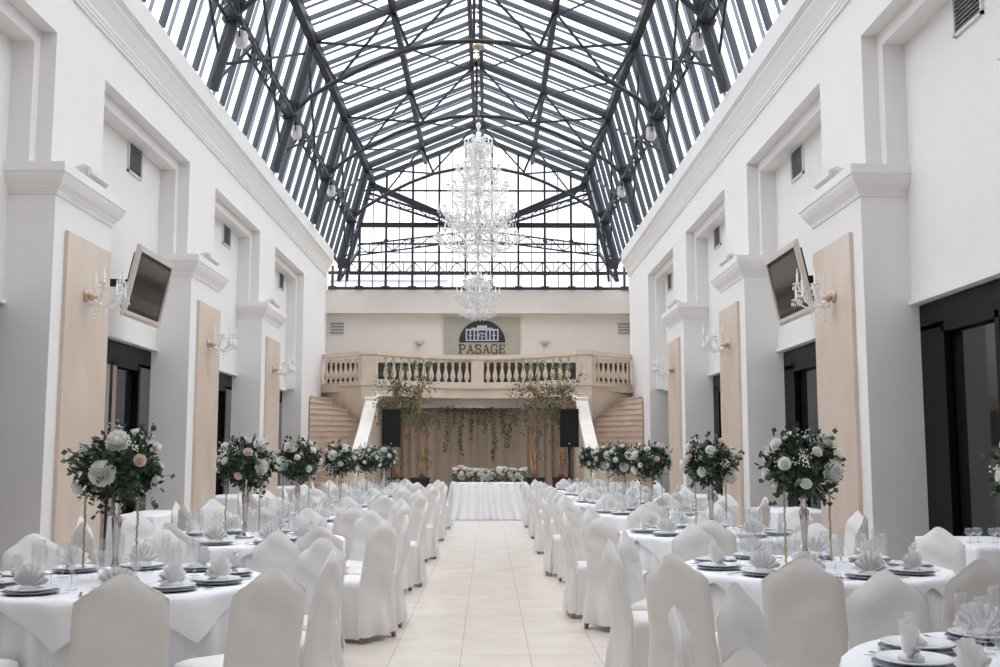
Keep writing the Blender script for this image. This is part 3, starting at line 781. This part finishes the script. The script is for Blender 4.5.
# ------------------------------------------------------------------ tables
TR = .84
def round_cloth(seed):
    r = random.Random(seed); b = MB(); n_ = 280; rings = []
    for z, amp, rad in ((.03, .030, .885), (.25, .026, .875), (.5, .018, .862), (.66, .012, .852), (.735, .002, .845), (.75, 0, .832)):
        rings.append([((rad - amp * .6 + 1.7 * amp * abs(sin(20 * t + .6 * sin(t * 5 + seed))) + amp * .3 * sin(13 * t)) * cos(t), (rad - amp * .6 + 1.7 * amp * abs(sin(20 * t + .6 * sin(t * 5 + seed))) + amp * .3 * sin(13 * t)) * sin(t), z) for t in [2 * pi * i / n_ for i in range(n_)]])
    for q, z in ((.6, .751), (.3, .751), (.02, .751)): rings.append([(q * cos(2 * pi * i / n_), q * sin(2 * pi * i / n_), z) for i in range(n_)])
    b.rings(rings, True, (False, True)); return b.mesh('tablecloth', CLW)
RC = [round_cloth(1), round_cloth(2)]
def overlay(seed):
    b = MB(); RR = .862
    def of(u, v):
        a = u * 2 * pi; fr_ = (a / (pi / 4)) % 1.0; tri = abs(fr_ * 2 - 1); tot = .05 + .21 * tri ** 1.25
        L = v * 1.0 * RR / .8 if v < .8 else RR + (v - .8) / .2 * tot
        if L <= RR: return (L * cos(a), L * sin(a), .757 + .001 * noise(L * cos(a) * 6 + seed, L * sin(a) * 6, 0))
        e = L - RR; rad = RR + .022 * min(1, e / .03) + .05 * e + .022 * sin(a * 16 + seed) * min(1, e / .2)
        return (rad * cos(a), rad * sin(a), .757 - max(0, e - .01))
    b.grid(of, 192, 30, cu=True); return b.mesh('overlay_cloth', CLW, True)
OV = [overlay(1), overlay(2)]
TT = MB().lathe([(0, .72), (.82, .72), (.82, .745), (0, .745)], 40).mesh('tabletop', WOOD)
def tleg(a):
    b = MB(); b.tube([(.55 * cos(a), .55 * sin(a), .72), (.6 * cos(a), .6 * sin(a), 0)], .018, 8); return b.mesh('leg', SILV)
TL = [tleg(pi / 4 + i * pi / 2) for i in range(4)]
# place setting meshes
def plate_mesh(name, R, z, h, m, off=0):
    return MB().lathe([(0, 0), (R * .55, 0), (R * .62, .002), (R, h), (R, h + .003), (R * .95, h + .003), (R * .6, .006), (0, .006)], 28).mesh(name, m)
CHM = plate_mesh('charger_plate', .145, 0, .012, CHG)
def stacked(R, name):
    b = MB()
    b.lathe([(0, 0), (R * .55, 0), (R * .62, .002), (R, .016), (R, .020), (R * .95, .020), (R * .6, .006), (0, .006)], 28)
    return b.mesh(name, PLATE)
DPM = stacked(.135, 'dinner_plate'); SPM = stacked(.11, 'side_plate')
def napkin_mesh(seed):
    r = random.Random(seed); b = MB(); N = 15
    for layer, (sc_, tilt, yy) in enumerate(((1, -.25, .0), (.82, .15, -.035))):
        outer = []; 
        def nf(u, v, sc_=sc_, tilt=tilt, yy=yy):
            k = u * N; a = pi * (.08 + .84 * u); zig = (1 if int(round(k)) % 2 else -1)
            rad = .135 * sc_ * (v) * (1 + .05 * sin(a * 3 + seed) + .12 * sin(a) * (1 if seed % 2 else .4))
            x = rad * cos(a) * 1.05; z = rad * sin(a) * 1.08 + .004; y = yy + zig * .016 * (.25 + v) + z * tilt
            return (x, y, z)
        b.grid(nf, N, 4, smooth=False)
        b.grid(lambda u, v: tuple(V(nf(u, v)) + V((0, .004, 0))), N, 4, smooth=False)
    # folded base
    b.xf(Matrix.Scale(.78, 4)); b.rings([[(x * q * .8, y * q * .8, z) for x, y in ((-.09, -.05), (0, -.085), (.09, -.05), (.10, .03), (0, .05), (-.1, .03))] for q, z in ((.8, 0), (.85, .008), (.6, .018), (.2, .024))], smooth=True)
    return b.mesh('napkin', NAP)
NM = [napkin_mesh(i) for i in range(4)]
WG = MB().lathe([(0, 0), (.034, 0), (.035, .003), (.008, .008), (.004, .02), (.004, .085), (.012, .095), (.032, .12), (.040, .15), (.036, .19), (.033, .205), (.0322, .2055), (.0325, .203)], 14).mesh('wine_glass', WGL)
CF = MB().lathe([(0, 0), (.032, 0), (.033, .003), (.007, .008), (.004, .02), (.004, .09), (.016, .11), (.024, .15), (.025, .19), (.023, .235), (.0222, .2355), (.0225, .233)], 12).mesh('champagne_flute', WGL)
def fork_():
    b = MB(); b.bar((0, -.10, .004), (0, .03, .004), .008, .003); b.bar((0, .03, .004), (0, .05, .004), .022, .003)
    for x in (-.009, -.003, .003, .009): b.bar((x, .05, .004), (x, .10, .007), .003, .002)
    return b.mesh('fork', SILV)
def knife_():
    b = MB(); b.bar((0, -.11, .004), (0, -.01, .004), .013, .006); b.prism([(-.006, -.01), (.006, -.01), (.009, .06), (.002, .115), (-.006, .10)], lambda x, y, t: (x, y, t), .003, .005)
    return b.mesh('knife', SILV)
FK, KN = fork_(), knife_()
GR = dict(charger_plate='charger plates on the round tables', dinner_plate='white dinner plates on the round tables', side_plate='side plates', napkin='folded napkins on the plates', wine_glass='wine glasses on the round tables', champagne_flute='champagne flutes on the round tables', fork='forks beside the plates', knife='knives beside the plates')
def item(name, me, cat, look, where, loc, rz=0):
    o = link(name, me, None, loc); o.rotation_euler = (0, 0, rz)
    tag(o, '%s, %s' % (look, where), cat, GR[name]); return o
base_r = random.Random(77)
def seat_names(angles, s):
    # s=-1 left table (aisle towards +x), s=1 right table (aisle towards -x)
    res = {}
    ais = sorted([a for a in angles if cos(radians(a)) * s < 0.0], key=lambda a: sin(radians(a)))
    wal = sorted([a for a in angles if cos(radians(a)) * s >= 0.0], key=lambda a: sin(radians(a)))
    for i, a in enumerate(ais): res[a] = '%s aisle-side seat' % NTH[i]
    for i, a in enumerate(wal): res[a] = '%s wall-side seat' % NTH[i]
    return res
def table(x, y, s, idx, angles, radii=None, vase=None, seats=None):
    rd = random.Random(idx * 31 + (7 if s > 0 else 0)); row = side(s)
    tn = '%s table of the %s row' % (NTH[idx], row)
    t = empty('round_table', (x, y, 0), 0, label='round banquet table hidden under white cloth, %s from the front in %s row' % (NTH[idx], row), cat='table', group='round banquet tables')
    link('tabletop', TT, t)
    for l in TL: link('leg', l, t)
    o = link('tablecloth', RC[idx % 2], None, (x, y, 0)); tag(o, 'floor-length pleated white tablecloth on the %s' % tn, 'tablecloth', 'long white tablecloths'); o.rotation_euler = (0, 0, rd.uniform(0, 6))
    o = link('overlay_cloth', OV[idx % 2], None, (x, y, 0)); tag(o, 'white overlay cloth with hanging pointed corners on the %s' % tn, 'tablecloth', 'white overlay cloths'); o.rotation_euler = (0, 0, (.0 if s < 0 else .2) + (rd.uniform(-.1, .1) if idx else 0))
    sn = seat_names(angles, s)
    for a in angles:
        A = radians(a); rb = (radii or {}).get(a, 1.37) ; rb += rd.uniform(-.02, .03) if not (radii or {}).get(a) else 0
        ro = rb - .27; w_ = '%s, %s' % (sn[a], tn)
        if seats is None or a in seats:
            chair(x + ro * cos(A), y + ro * sin(A), A + pi + rd.uniform(-.08, .08) + (radii or {}).get(('t', a), 0), rd.randint(0, 5), 'white cloth-covered chair, ' + w_)
        ca, sa = cos(A), sin(A)
        def pt(r_, off): return (x + r_ * ca - off * sa, y + r_ * sa + off * ca)
        rz = A + pi / 2
        z = .7605
        pr_ = .64; q = pt(pr_, 0)
        item('charger_plate', CHM, 'plate', 'silver charger plate darkened as plate shadow gap', w_, (q[0], q[1], z))
        item('dinner_plate', DPM, 'plate', 'white dinner plate', w_, (q[0], q[1], z + .013))
        item('napkin', NM[rd.randint(0, 3)], 'napkin', 'fan-folded white napkin', w_, (q[0], q[1], z + .024), rz + rd.uniform(-.35, .35))
        q = pt(.42, -.09); item('wine_glass', WG, 'glass', 'clear wine glass', w_, (q[0], q[1], z))
        q = pt(.45, .09); item('champagne_flute', CF, 'glass', 'tall champagne flute', w_, (q[0], q[1], z))
        q = pt(.66, .185); item('fork', FK, 'cutlery', 'silver fork', w_, (q[0], q[1], z), rz + pi)
        q = pt(.66, -.185); item('knife', KN, 'cutlery', 'silver knife', w_, (q[0], q[1], z), rz + pi)
    vx, vy = vase or (x, y)
    centerpiece(vx, vy, idx + (1 if s > 0 else 0), 'silver stand with ball of greenery and white flowers, %s' % tn, idx * 5 + (3 if s > 0 else 0))
GL = [302, 332, 6, 40, 76, 112, 148, 184, 220, 262]
GRt = [140, 182, 220, 258, 292, 328, 4, 40, 76, 108]
def vase_at(px_, y): return (.32 + (px_ - 488) / 1070 * y * 1.0, y)
L1 = [289, 314, 346, 22, 60, 96, 132, 168, 204, 246]
table(-1.86, 6.45, -1, 0, L1, {289: 1.52, 314: 1.60, 346: 1.30, 22: 1.28, ('t', 22): .55, ('t', 346): .12}, vase_at(123, 6.5))
table(-1.83, 9.6, -1, 1, GL, {302: 1.62, 332: 1.45, ('t', 40): .3}, vase_at(249, 9.7))
table(-1.83, 12.5, -1, 2, GL, None, vase_at(300, 12.4))
table(-1.83, 15.7, -1, 3, GL, None, vase_at(342, 15.7))
table(-1.83, 19.0, -1, 4, GL, None, vase_at(368, 19.1))
table(-1.83, 22.1, -1, 5, GL, None, vase_at(385, 22.2))
R0 = [103, 141, 172, 206, 68]
table(2.45, 3.75, 1, 0, R0, {103: 1.30, 141: 1.35, 172: 1.42, 206: 1.52}, (2.64, 4.3), seats=[103, 141, 172, 206])
R1 = [153, 189, 228, 252, 285, 321, 357, 36, 72, 112]
table(2.45, 7.15, 1, 1, R1, {228: 1.62, 252: 1.48, 285: 1.55, 189: 1.33, 153: 1.25, 36: 1.5}, vase_at(801, 7.25))
table(2.45, 10.3, 1, 2, GRt, {220: 1.5}, vase_at(709, 10.25))
table(2.45, 13.7, 1, 3, GRt, {220: 1.5}, vase_at(649.5, 14.0))
table(2.45, 16.7, 1, 4, GRt, None, vase_at(623, 16.8))
table(2.45, 19.6, 1, 5, GRt, None, vase_at(607, 19.2))
table(2.45, 22.5, 1, 6, GRt, None, vase_at(590, 22.4))

# side tables in the recesses
def side_table(x0, x1, y0, y1, h, label):
    t = empty('side_table', ((x0 + x1) / 2, (y0 + y1) / 2, 0), label=label.replace('white cloth box-draped over', 'folding side table under white cloth,'), cat='table')
    w, d = (x1 - x0) / 2 - .03, (y1 - y0) / 2 - .03
    MB().box(-w, w, -d, d, h - .04, h - .012).build('tabletop', WOOD, t)
    for a in (-1, 1):
        for b_ in (-1, 1): MB().box(a * (w - .06) - .02, a * (w - .06) + .02, b_ * (d - .06) - .02, b_ * (d - .06) + .02, 0, h - .04).build('leg', SILV, t)
    b = MB(); n_ = 24
    def ring(z, g, wv):
        pts = []
        cor = [(-w - g, -d - g), (w + g, -d - g), (w + g, d + g), (-w - g, d + g)]
        for i in range(4):
            p, q = cor[i], cor[(i + 1) % 4]
            for k in range(n_):
                u = k / n_; e = wv * sin(u * 40 + i) * min(1, u * 6, (1 - u) * 6); nx, ny = (q[1] - p[1]), -(q[0] - p[0]); L = math.hypot(nx, ny)
                pts.append((p[0] + (q[0] - p[0]) * u + nx / L * e, p[1] + (q[1] - p[1]) * u + ny / L * e, z))
        return pts
    b.rings([ring(.03, .03, .016), ring(.4, .022, .008), ring(h - .03, .012, 0), ring(h, .006, 0), ring(h + .001, -.1, 0)], True, (False, True))
    o = b.build('side_tablecloth', CLW, None); o.location = t.location
    tag(o, 'white cloth over ' + label, 'tablecloth')
side_table(4.22, 4.98, 8.65, 9.95, .75, 'the side table by the near right dark door')
side_table(-4.48, -3.86, 13.65, 15.2, .72, 'the side table behind the first left pilaster')
side_table(4.1, 4.95, 14.1, 15.6, .74, 'the side table by the second right door')
side_table(-4.9, -4.1, 19.5, 21.2, .72, 'the side table by the second left door')
side_table(-4.9, -4.1, 25.0, 26.8, .72, 'the side table by the far left door')
side_table(4.05, 4.9, 19.6, 21.2, .72, 'the side table by the third right door')
# glasses standing on the near right side table
for k in range(5):
    o = link('wine_glass', WG, None, (4.4 + .1 * k, 9.15 + .07 * (k % 2), .7525)); o.scale = (1, 1, .6)
    tag(o, 'clear glass in the group on the right side table by the dark door', 'glass', 'glasses on the right side table')

# head table
ht = empty('head_table', (.35, 25.25, 0), label='rectangular head table under pleated white cloth at the aisle end', cat='table')
HZ = .85
MB().box(-.85, .85, -.3, .3, HZ - .03, HZ - .005).build('tabletop', WOOD, ht)
for a in (-1, 1):
    for b_ in (-1, 1): MB().box(a * .78 - .02, a * .78 + .02, b_ * .24 - .02, b_ * .24 + .02, 0, HZ - .03).build('leg', SILV, ht)
b = MB(); NN = 600
def hr(z, g, amp):
    out = []
    w, d = .87 + g, .32 + g; per = 2 * (2 * w + 2 * d)
    for i in range(NN):
        s_ = i / NN * (4 * w + 4 * d)
        if s_ < 2 * w: p = (-w + s_, -d); nr = (0, -1)
        elif s_ < 2 * w + 2 * d: p = (w, -d + s_ - 2 * w); nr = (1, 0)
        elif s_ < 4 * w + 2 * d: p = (w - (s_ - 2 * w - 2 * d), d); nr = (0, 1)
        else: p = (-w, d - (s_ - 4 * w - 2 * d)); nr = (-1, 0)
        e = amp * 1.5 * abs(sin(i * pi * 34 / NN + .8 * sin(i * .06))) + amp * .5 * sin(i * 2 * pi * 15 / NN)
        out.append((p[0] + nr[0] * e, p[1] + nr[1] * e, z))
    return out
b.rings([hr(.01, .15, .06), hr(.2, .10, .05), hr(.45, .05, .032), hr(HZ - .05, .012, .014), hr(HZ, 0, .0), hr(HZ + .002, -.15, 0)], True, (False, True))
o = b.build('head_tablecloth', cloth('sheer_white', (.86, .86, .87), .15, 6)); o.location = (.35, 25.25, 0); tag(o, 'long sheer pleated white cloth draped over the head table', 'tablecloth')
gl = empty('flower_garland', (.35, 25.3, HZ + .005), label='white rose and greenery garland lying along the head table', cat='flowers')
r = random.Random(4); b = MB()
for i in range(1500):
    x = r.uniform(-.86, .86); a = r.uniform(0, 2 * pi); q = .20 * sqrt(r.random())
    c = V((x, q * cos(a) - .1, .10 + q * sin(a) * .95 + .02 * sin(x * 7))); c.z = max(.0, c.z) - (.09 if r.random() < .12 else 0)
    if c.z < 0: c.y = -.36
    leaf(b, c, rvec(r), rvec(r), .07, .03)
b.build('foliage', LEAF2, gl, False)
for i in range(70):
    x = -.84 + 1.68 * (i + .5) / 70 + r.uniform(-.02, .02); a = r.uniform(-.25, pi * .95); q = .17
    d = V((r.uniform(-.3, .3), -cos(a - .2), sin(a) * .9 + .1))
    put_rose(gl, (x, -.1 - q * cos(a - .2) * .9 - .0, .12 + q * sin(a) + .02 * sin(x * 7)), d, r.uniform(.035, .065), r.choice((0, 2, 3, 4, 1)))
for x, z in ((-.66, .34), (.84, .30)):
    b = MB(); b.lathe([(0, -.07), (.03, -.03), (.075, .02), (.06, .04), (0, .0)], 10, (x, -.1, z)); b.tube([(x * .93, -.1, .1), (x, -.1, z - .05)], .006, 5); b.build('calla_bloom', ROSE2, gl)

# ------------------------------------------------------------------ loudspeakers
for s, px_, y in ((-1, 392.5, 25.6), (1, 568.5, 25.6)):
    x = .32 + (px_ - 488) / 1070 * y
    t = empty('loudspeaker', (x, y, 1.66), label='black loudspeaker on a pole stand %s of the head table' % side(s), cat='loudspeaker')
    b = MB(); b.rings([[(-.225, -.18, z), (.225, -.18, z), (.17, .2, z), (-.17, .2, z)] for z in (0, .9)]); b.build('cabinet', BLK, t)
    MB().box(-.205, .205, -.195, -.18, .03, .87).build('grille', mat('grille_black%d' % s, (.006, .006, .007), .9, bump=.4, bscale=90), t)
    MB().box(-.02, .02, -.20, -.195, .07, .10).build('badge', SILV, t)
    p = empty('speaker_stand', (x, y, 0), label='black tripod stand holding the %s loudspeaker' % side(s), cat='stand')
    MB().tube([(0, 0, .25), (0, 0, 1.66)], .022, 8).build('pole', BLK, p)
    for k in range(3):
        a = 2 * pi * k / 3 + .5; MB().tube([(0, 0, .75), (.5 * cos(a), .5 * sin(a), .015)], .014, 6).build('leg', BLK, p)

# ------------------------------------------------------------------ fig trees in black planters
def ficus(x, y, h, spread, seed, label, pl=None):
    r = random.Random(seed)
    t = empty('potted_fig_tree', (x, y, 0), label=label, cat='tree', group='thin fig trees in black planters')
    b = MB(); b.box(-.25, .25, -.25, .25, 0, .86); b.box(-.27, .27, -.27, .27, .80, .86); b.build('planter', BLK, t)
    tr = MB()
    for k in range(4):
        ph = k * pi / 2; tr.tube([(.05 * cos(ph + z * 2.6 + k) + .05 * sin(z * 2.1 + seed), .05 * sin(ph + z * 2.6), .84 + z) for z in [h * .72 * i / 16 for i in range(17)]], [.030 - .014 * i / 16 for i in range(17)], 6)
    tips = []
    for k in range(26):
        z = .84 + h * r.uniform(.44, .76); a = r.uniform(0, 2 * pi); L = spread * r.uniform(.5, 1.05); up_ = r.uniform(.1, .55)
        pts = [V((0, 0, z)) + V((cos(a) * L * u, sin(a) * L * .7 * u, up_ * u - .25 * u * u * r.random())) for u in (0, .3, .6, 1)]
        tr.tube(pts, [.012, .009, .006, .003], 5); tips += [pts[1], pts[2], pts[3], pts[3]]
    for k in range(9):
        z = .84 + h * r.uniform(.02, .42); a = r.uniform(0, 2 * pi); L = spread * r.uniform(.3, .6)
        pts = [V((0, 0, z)) + V((cos(a) * L * u, sin(a) * L * u, .3 * u)) for u in (0, .5, 1)]; tr.tube(pts, [.007, .005, .003], 5); tips += pts[1:]
    for k in range(6):
        z = .84 + h * .7; a = k * pi / 3; pts = [V((0, 0, z)), V((cos(a) * .15, sin(a) * .15, z + h * .14)), V((cos(a) * .25, sin(a) * .25, z + h * .26))]; tr.tube(pts, [.014, .009, .004], 5); tips += pts[1:] + [pts[2]]
    tr.build('trunk', TRUNK, t)
    b = MB()
    for c in tips:
        for q in range(9):
            p = V(c) + rvec(r) * r.uniform(.02, .2); d = rvec(r); d.z -= .6; leaf(b, p, d, rvec(r), r.uniform(.065, .095), .038)
    b.build('foliage', FIC, t, False)
    return t
ficus(.32 + (421 - 488) / 1070 * 29.4, 29.4, 3.27, .72, 1, 'leafy fig tree in black planter, second tree from the left')
ficus(.32 + (396 - 488) / 1070 * 29.6, 29.6, 3.17, .62, 2, 'fig tree in black planter behind the left loudspeaker')
ficus(.32 + (534 - 488) / 1070 * 29.4, 29.4, 3.22, .72, 3, 'leafy fig tree in black planter, right of head table')
ficus(.32 + (562 - 488) / 1070 * 29.6, 29.6, 3.22, .60, 4, 'fig tree in black planter behind the right loudspeaker')
# hanging vines
r = random.Random(9)
for k, (px_, yb) in enumerate([(446, 452), (453, 428), (462, 455), (473, 441), (480, 424), (493, 462), (501, 438), (509, 448), (486, 432), (517, 425), (441, 430)]):
    y = 32.3; x = .32 + (px_ - 488) / 1070 * y; L = (yb - 408) / 1070 * y
    b = MB(); pts = [(x + .05 * sin(z * 3 + k), y + .02 * sin(z * 5), 2.9 - z) for z in [L * i / 10 for i in range(11)]]; b.tube(pts, .006, 4); b.cur = 1
    for q in range(int(L * 75)):
        z = L * r.random(); c = V((x + .05 * sin(z * 3 + k) + r.uniform(-.05, .05), y + r.uniform(-.05, .04), 2.9 - z)); d = rvec(r); d.z -= .6; leaf(b, c, d, rvec(r), .085, .055)
    cl = 'hanging leafy vine on the curtain, %s from the left' % (['second', 'third', 'fourth', 'fifth', 'sixth', 'eighth', 'ninth', 'tenth', 'seventh', 'eleventh', 'first'][k])
    b.cur = 0
    tag(b.build('hanging_vine', [TRUNK, IVY], None, False), cl, 'vine', 'vines hanging on the curtain')

# ------------------------------------------------------------------ chandelier
ch = empty('chandelier', (.1, 22.9, 0), label='tall tiered crystal chandelier hanging over the aisle', cat='chandelier')
b = MB()
z = 10.56; k = 0
while z > 8.75:
    d = .028; b.tube([(d * cos(q) if k % 2 else 0, 0 if k % 2 else d * cos(q), z + .04 * sin(q)) for q in [2 * pi * i / 8 for i in range(9)]], .008, 5, cap=False); z -= .062; k += 1
b.build('chain', mat('chain_bronze', (.16, .12, .08), .4, metal=.6), ch)
MB().lathe([(0, 0), (.13, 0), (.14, .05), (.06, .1), (0, .1)], 16, (0, 0, 10.45)).build('ceiling_boss', BRASS, ch)
b = MB(); pr2 = []; z = 8.75
pr2 = [(.02, 8.75)]
while z > 4.5:
    pr2 += [(.03, z), (.055, z - .06), (.03, z - .12), (.02, z - .18)]; z -= .24
b.lathe(pr2, 10); b.build('glass_stem', CRY, ch)
for z in (8.1, 7.87, 7.58, 7.2, 6.72, 6.16): MB().lathe([(0, -.11), (.06, -.10), (.085, -.04), (.085, .04), (.06, .10), (0, .11)], 12, (0, 0, z)).build('brass_hub', mat('hub_amber', (.66, .52, .38), .4) if z == 8.1 else bpy.data.materials['hub_amber'], ch)
tiers = [(8.0, .32, 8), (7.55, .5, 10), (7.15, .68, 12), (6.62, .84, 14), (6.38, .66, 9), (6.05, .97, 16), (5.0, .32, 8), (4.70, .48, 14)]
dr = MB(); r = random.Random(8); cd = MB()
for ti, (z, R, n_) in enumerate(tiers):
    for k in range(n_):
        a = 2 * pi * k / n_ + ti * .3; Rr = R * r.uniform(.92, 1.0); a_ = MB()
        dip = .10 + .12 * R; pts = []
        for i in range(11):
            u = i / 10; pts.append((Rr * u * cos(a), Rr * u * sin(a), z + .12 - dip * sin(u * pi * .85) * 1.3 + .16 * u ** 3))
        a_.tube(pts, .013, 5)
        e = pts[-1]; a_.lathe([(0, 0), (.05, .01), (.06, .03), (.015, .02), (.013, .05)], 8, e)
        # upward curl
        a_.tube([(Rr * u * cos(a + .12), Rr * u * sin(a + .12), z + .1 + .28 * sin(u * pi * .8)) for u in (.15, .3, .45, .6, .72)], .009, 4)
        a_.build('arm', CRY, ch)
        cd.lathe([(.014, .03), (.014, .12), (.006, .14), (.009, .165), (0, .2)], 6, e)
        for j in range(6):
            t_ = 2 * pi * j / 6; dr.octa((e[0] + .058 * cos(t_), e[1] + .058 * sin(t_), e[2] - .03), .011, .036)
        dr.octa((e[0], e[1], e[2] - .10), .016, .05)
        for j in range(7):     # swag to next arm
            u = j / 7; a2 = a + 2 * pi / n_ * u; rr_ = Rr * (1 - .12 * sin(u * pi)); dr.octa((rr_ * cos(a2), rr_ * sin(a2), e[2] - .0 - .13 * sin(u * pi)), .011, .018)
        for j in range(6):     # strings from stem
            u = (j + .5) / 6; dr.octa((Rr * u * cos(a), Rr * u * sin(a), z + .35 - .25 * u + .1 * u * u), .010, .018)
        for j in range(5):
            u = .35 + .13 * j; dr.octa((Rr * u * cos(a), Rr * u * sin(a), z - dip * 1.1 * sin(u * pi * .85) - .0 - r.uniform(0, .09)), .010, .032)
for z, R, n_ in ((5.28, .10, 10), (5.2, .22, 16), (4.55, .36, 22), (4.50, .26, 16), (4.45, .15, 10), (4.85, .2, 12)):
    for k in range(n_):
        a = 2 * pi * k / n_
        for j in range(2): dr.octa((R * cos(a), R * sin(a), z - j * .07), .013, .034)
for i in range(4200):
    u = r.random(); z = 8.4 - 2.65 * u; R_ = .12 + .80 * min(1, (u * 1.2)) ** .9 * (1 if u < .85 else (1 - u) / .15 * .6 + .4)
    a = r.uniform(0, 2 * pi); q = R_ * sqrt(r.uniform(.05, 1)); dr.octa((q * cos(a), q * sin(a), z + r.uniform(-.05, .05)), .013, r.uniform(.015, .035))
for i in range(500):
    u = r.random(); z = 5.3 - .85 * u; R_ = .14 + .34 * u
    a = r.uniform(0, 2 * pi); q = R_ * sqrt(r.uniform(.05, 1)); dr.octa((q * cos(a), q * sin(a), z), .011, r.uniform(.015, .035))
tag(dr.build('crystal_drops', CRY, ch), kind='stuff'); tag(cd.build('candle_sleeves', CAND, ch), kind='stuff')

# ------------------------------------------------------------------ buildings outside the gable
bd = empty('building', (0, 62, 0), label='pale building seen through the glass gable behind the hall', cat='building')
b = MB(); b.box(-16, -2, 0, 8, 0, 11.6); b.box(-2, 16, 1, 8, 0, 12.3); b.box(-16.3, -2, -.2, 8, 11.6, 11.9); b.build('facade', OUT, bd)
for k in range(12):
    x = -13.5 + k * 2.4; y = -.06 if x < -3 else .94
    MB().box(x, x + 1.0, y, y + .05, 9.3, 10.8).build('window', OUTW, bd)

# ------------------------------------------------------------------ world, camera
w = bpy.data.worlds.new('sky'); sc.world = w; w.use_nodes = True; nt = w.node_tree
bg = nt.nodes['Background']; tc = nt.nodes.new('ShaderNodeTexCoord'); sp3 = nt.nodes.new('ShaderNodeSeparateXYZ')
nt.links.new(tc.outputs['Generated'], sp3.inputs[0])
ma = nt.nodes.new('ShaderNodeMath'); ma.operation = 'MULTIPLY_ADD'; ma.inputs[1].default_value = 2.0; ma.inputs[2].default_value = 1.0
nt.links.new(sp3.outputs['Z'], ma.inputs[0])
mm = nt.nodes.new('ShaderNodeMath'); mm.operation = 'MAXIMUM'; mm.inputs[1].default_value = .6; nt.links.new(ma.outputs[0], mm.inputs[0])
cl = nt.nodes.new('ShaderNodeTexNoise'); cl.inputs['Scale'].default_value = 2.2; cl.inputs['Detail'].default_value = 4; nt.links.new(tc.outputs['Generated'], cl.inputs['Vector'])
mr = nt.nodes.new('ShaderNodeMapRange'); mr.inputs['To Min'].default_value = .86; mr.inputs['To Max'].default_value = 1.12; nt.links.new(cl.outputs['Fac'], mr.inputs['Value'])
m3 = nt.nodes.new('ShaderNodeMath'); m3.operation = 'MULTIPLY'; nt.links.new(mm.outputs[0], m3.inputs[0]); nt.links.new(mr.outputs[0], m3.inputs[1])
bg.inputs['Color'].default_value = (.93, .96, 1.0, 1); nt.links.new(m3.outputs[0], bg.inputs['Strength'])

cam = bpy.data.cameras.new('camera'); co = bpy.data.objects.new('camera', cam); C.objects.link(co); sc.camera = co
F = 1070; TH = math.atan(120.5 / F); YAW = math.atan(12 * cos(TH) / F)
cam.sensor_width = 36; cam.lens = F / 1000 * 36; cam.clip_end = 300
co.location = (.32, 0, 1.5); co.rotation_euler = (pi / 2 + TH, 0, -YAW)
sc.view_settings.view_transform = 'Standard'; sc.view_settings.look = 'None'; sc.view_settings.gamma = 1
sc.view_settings.use_curve_mapping = False
sc.view_settings.exposure = .82
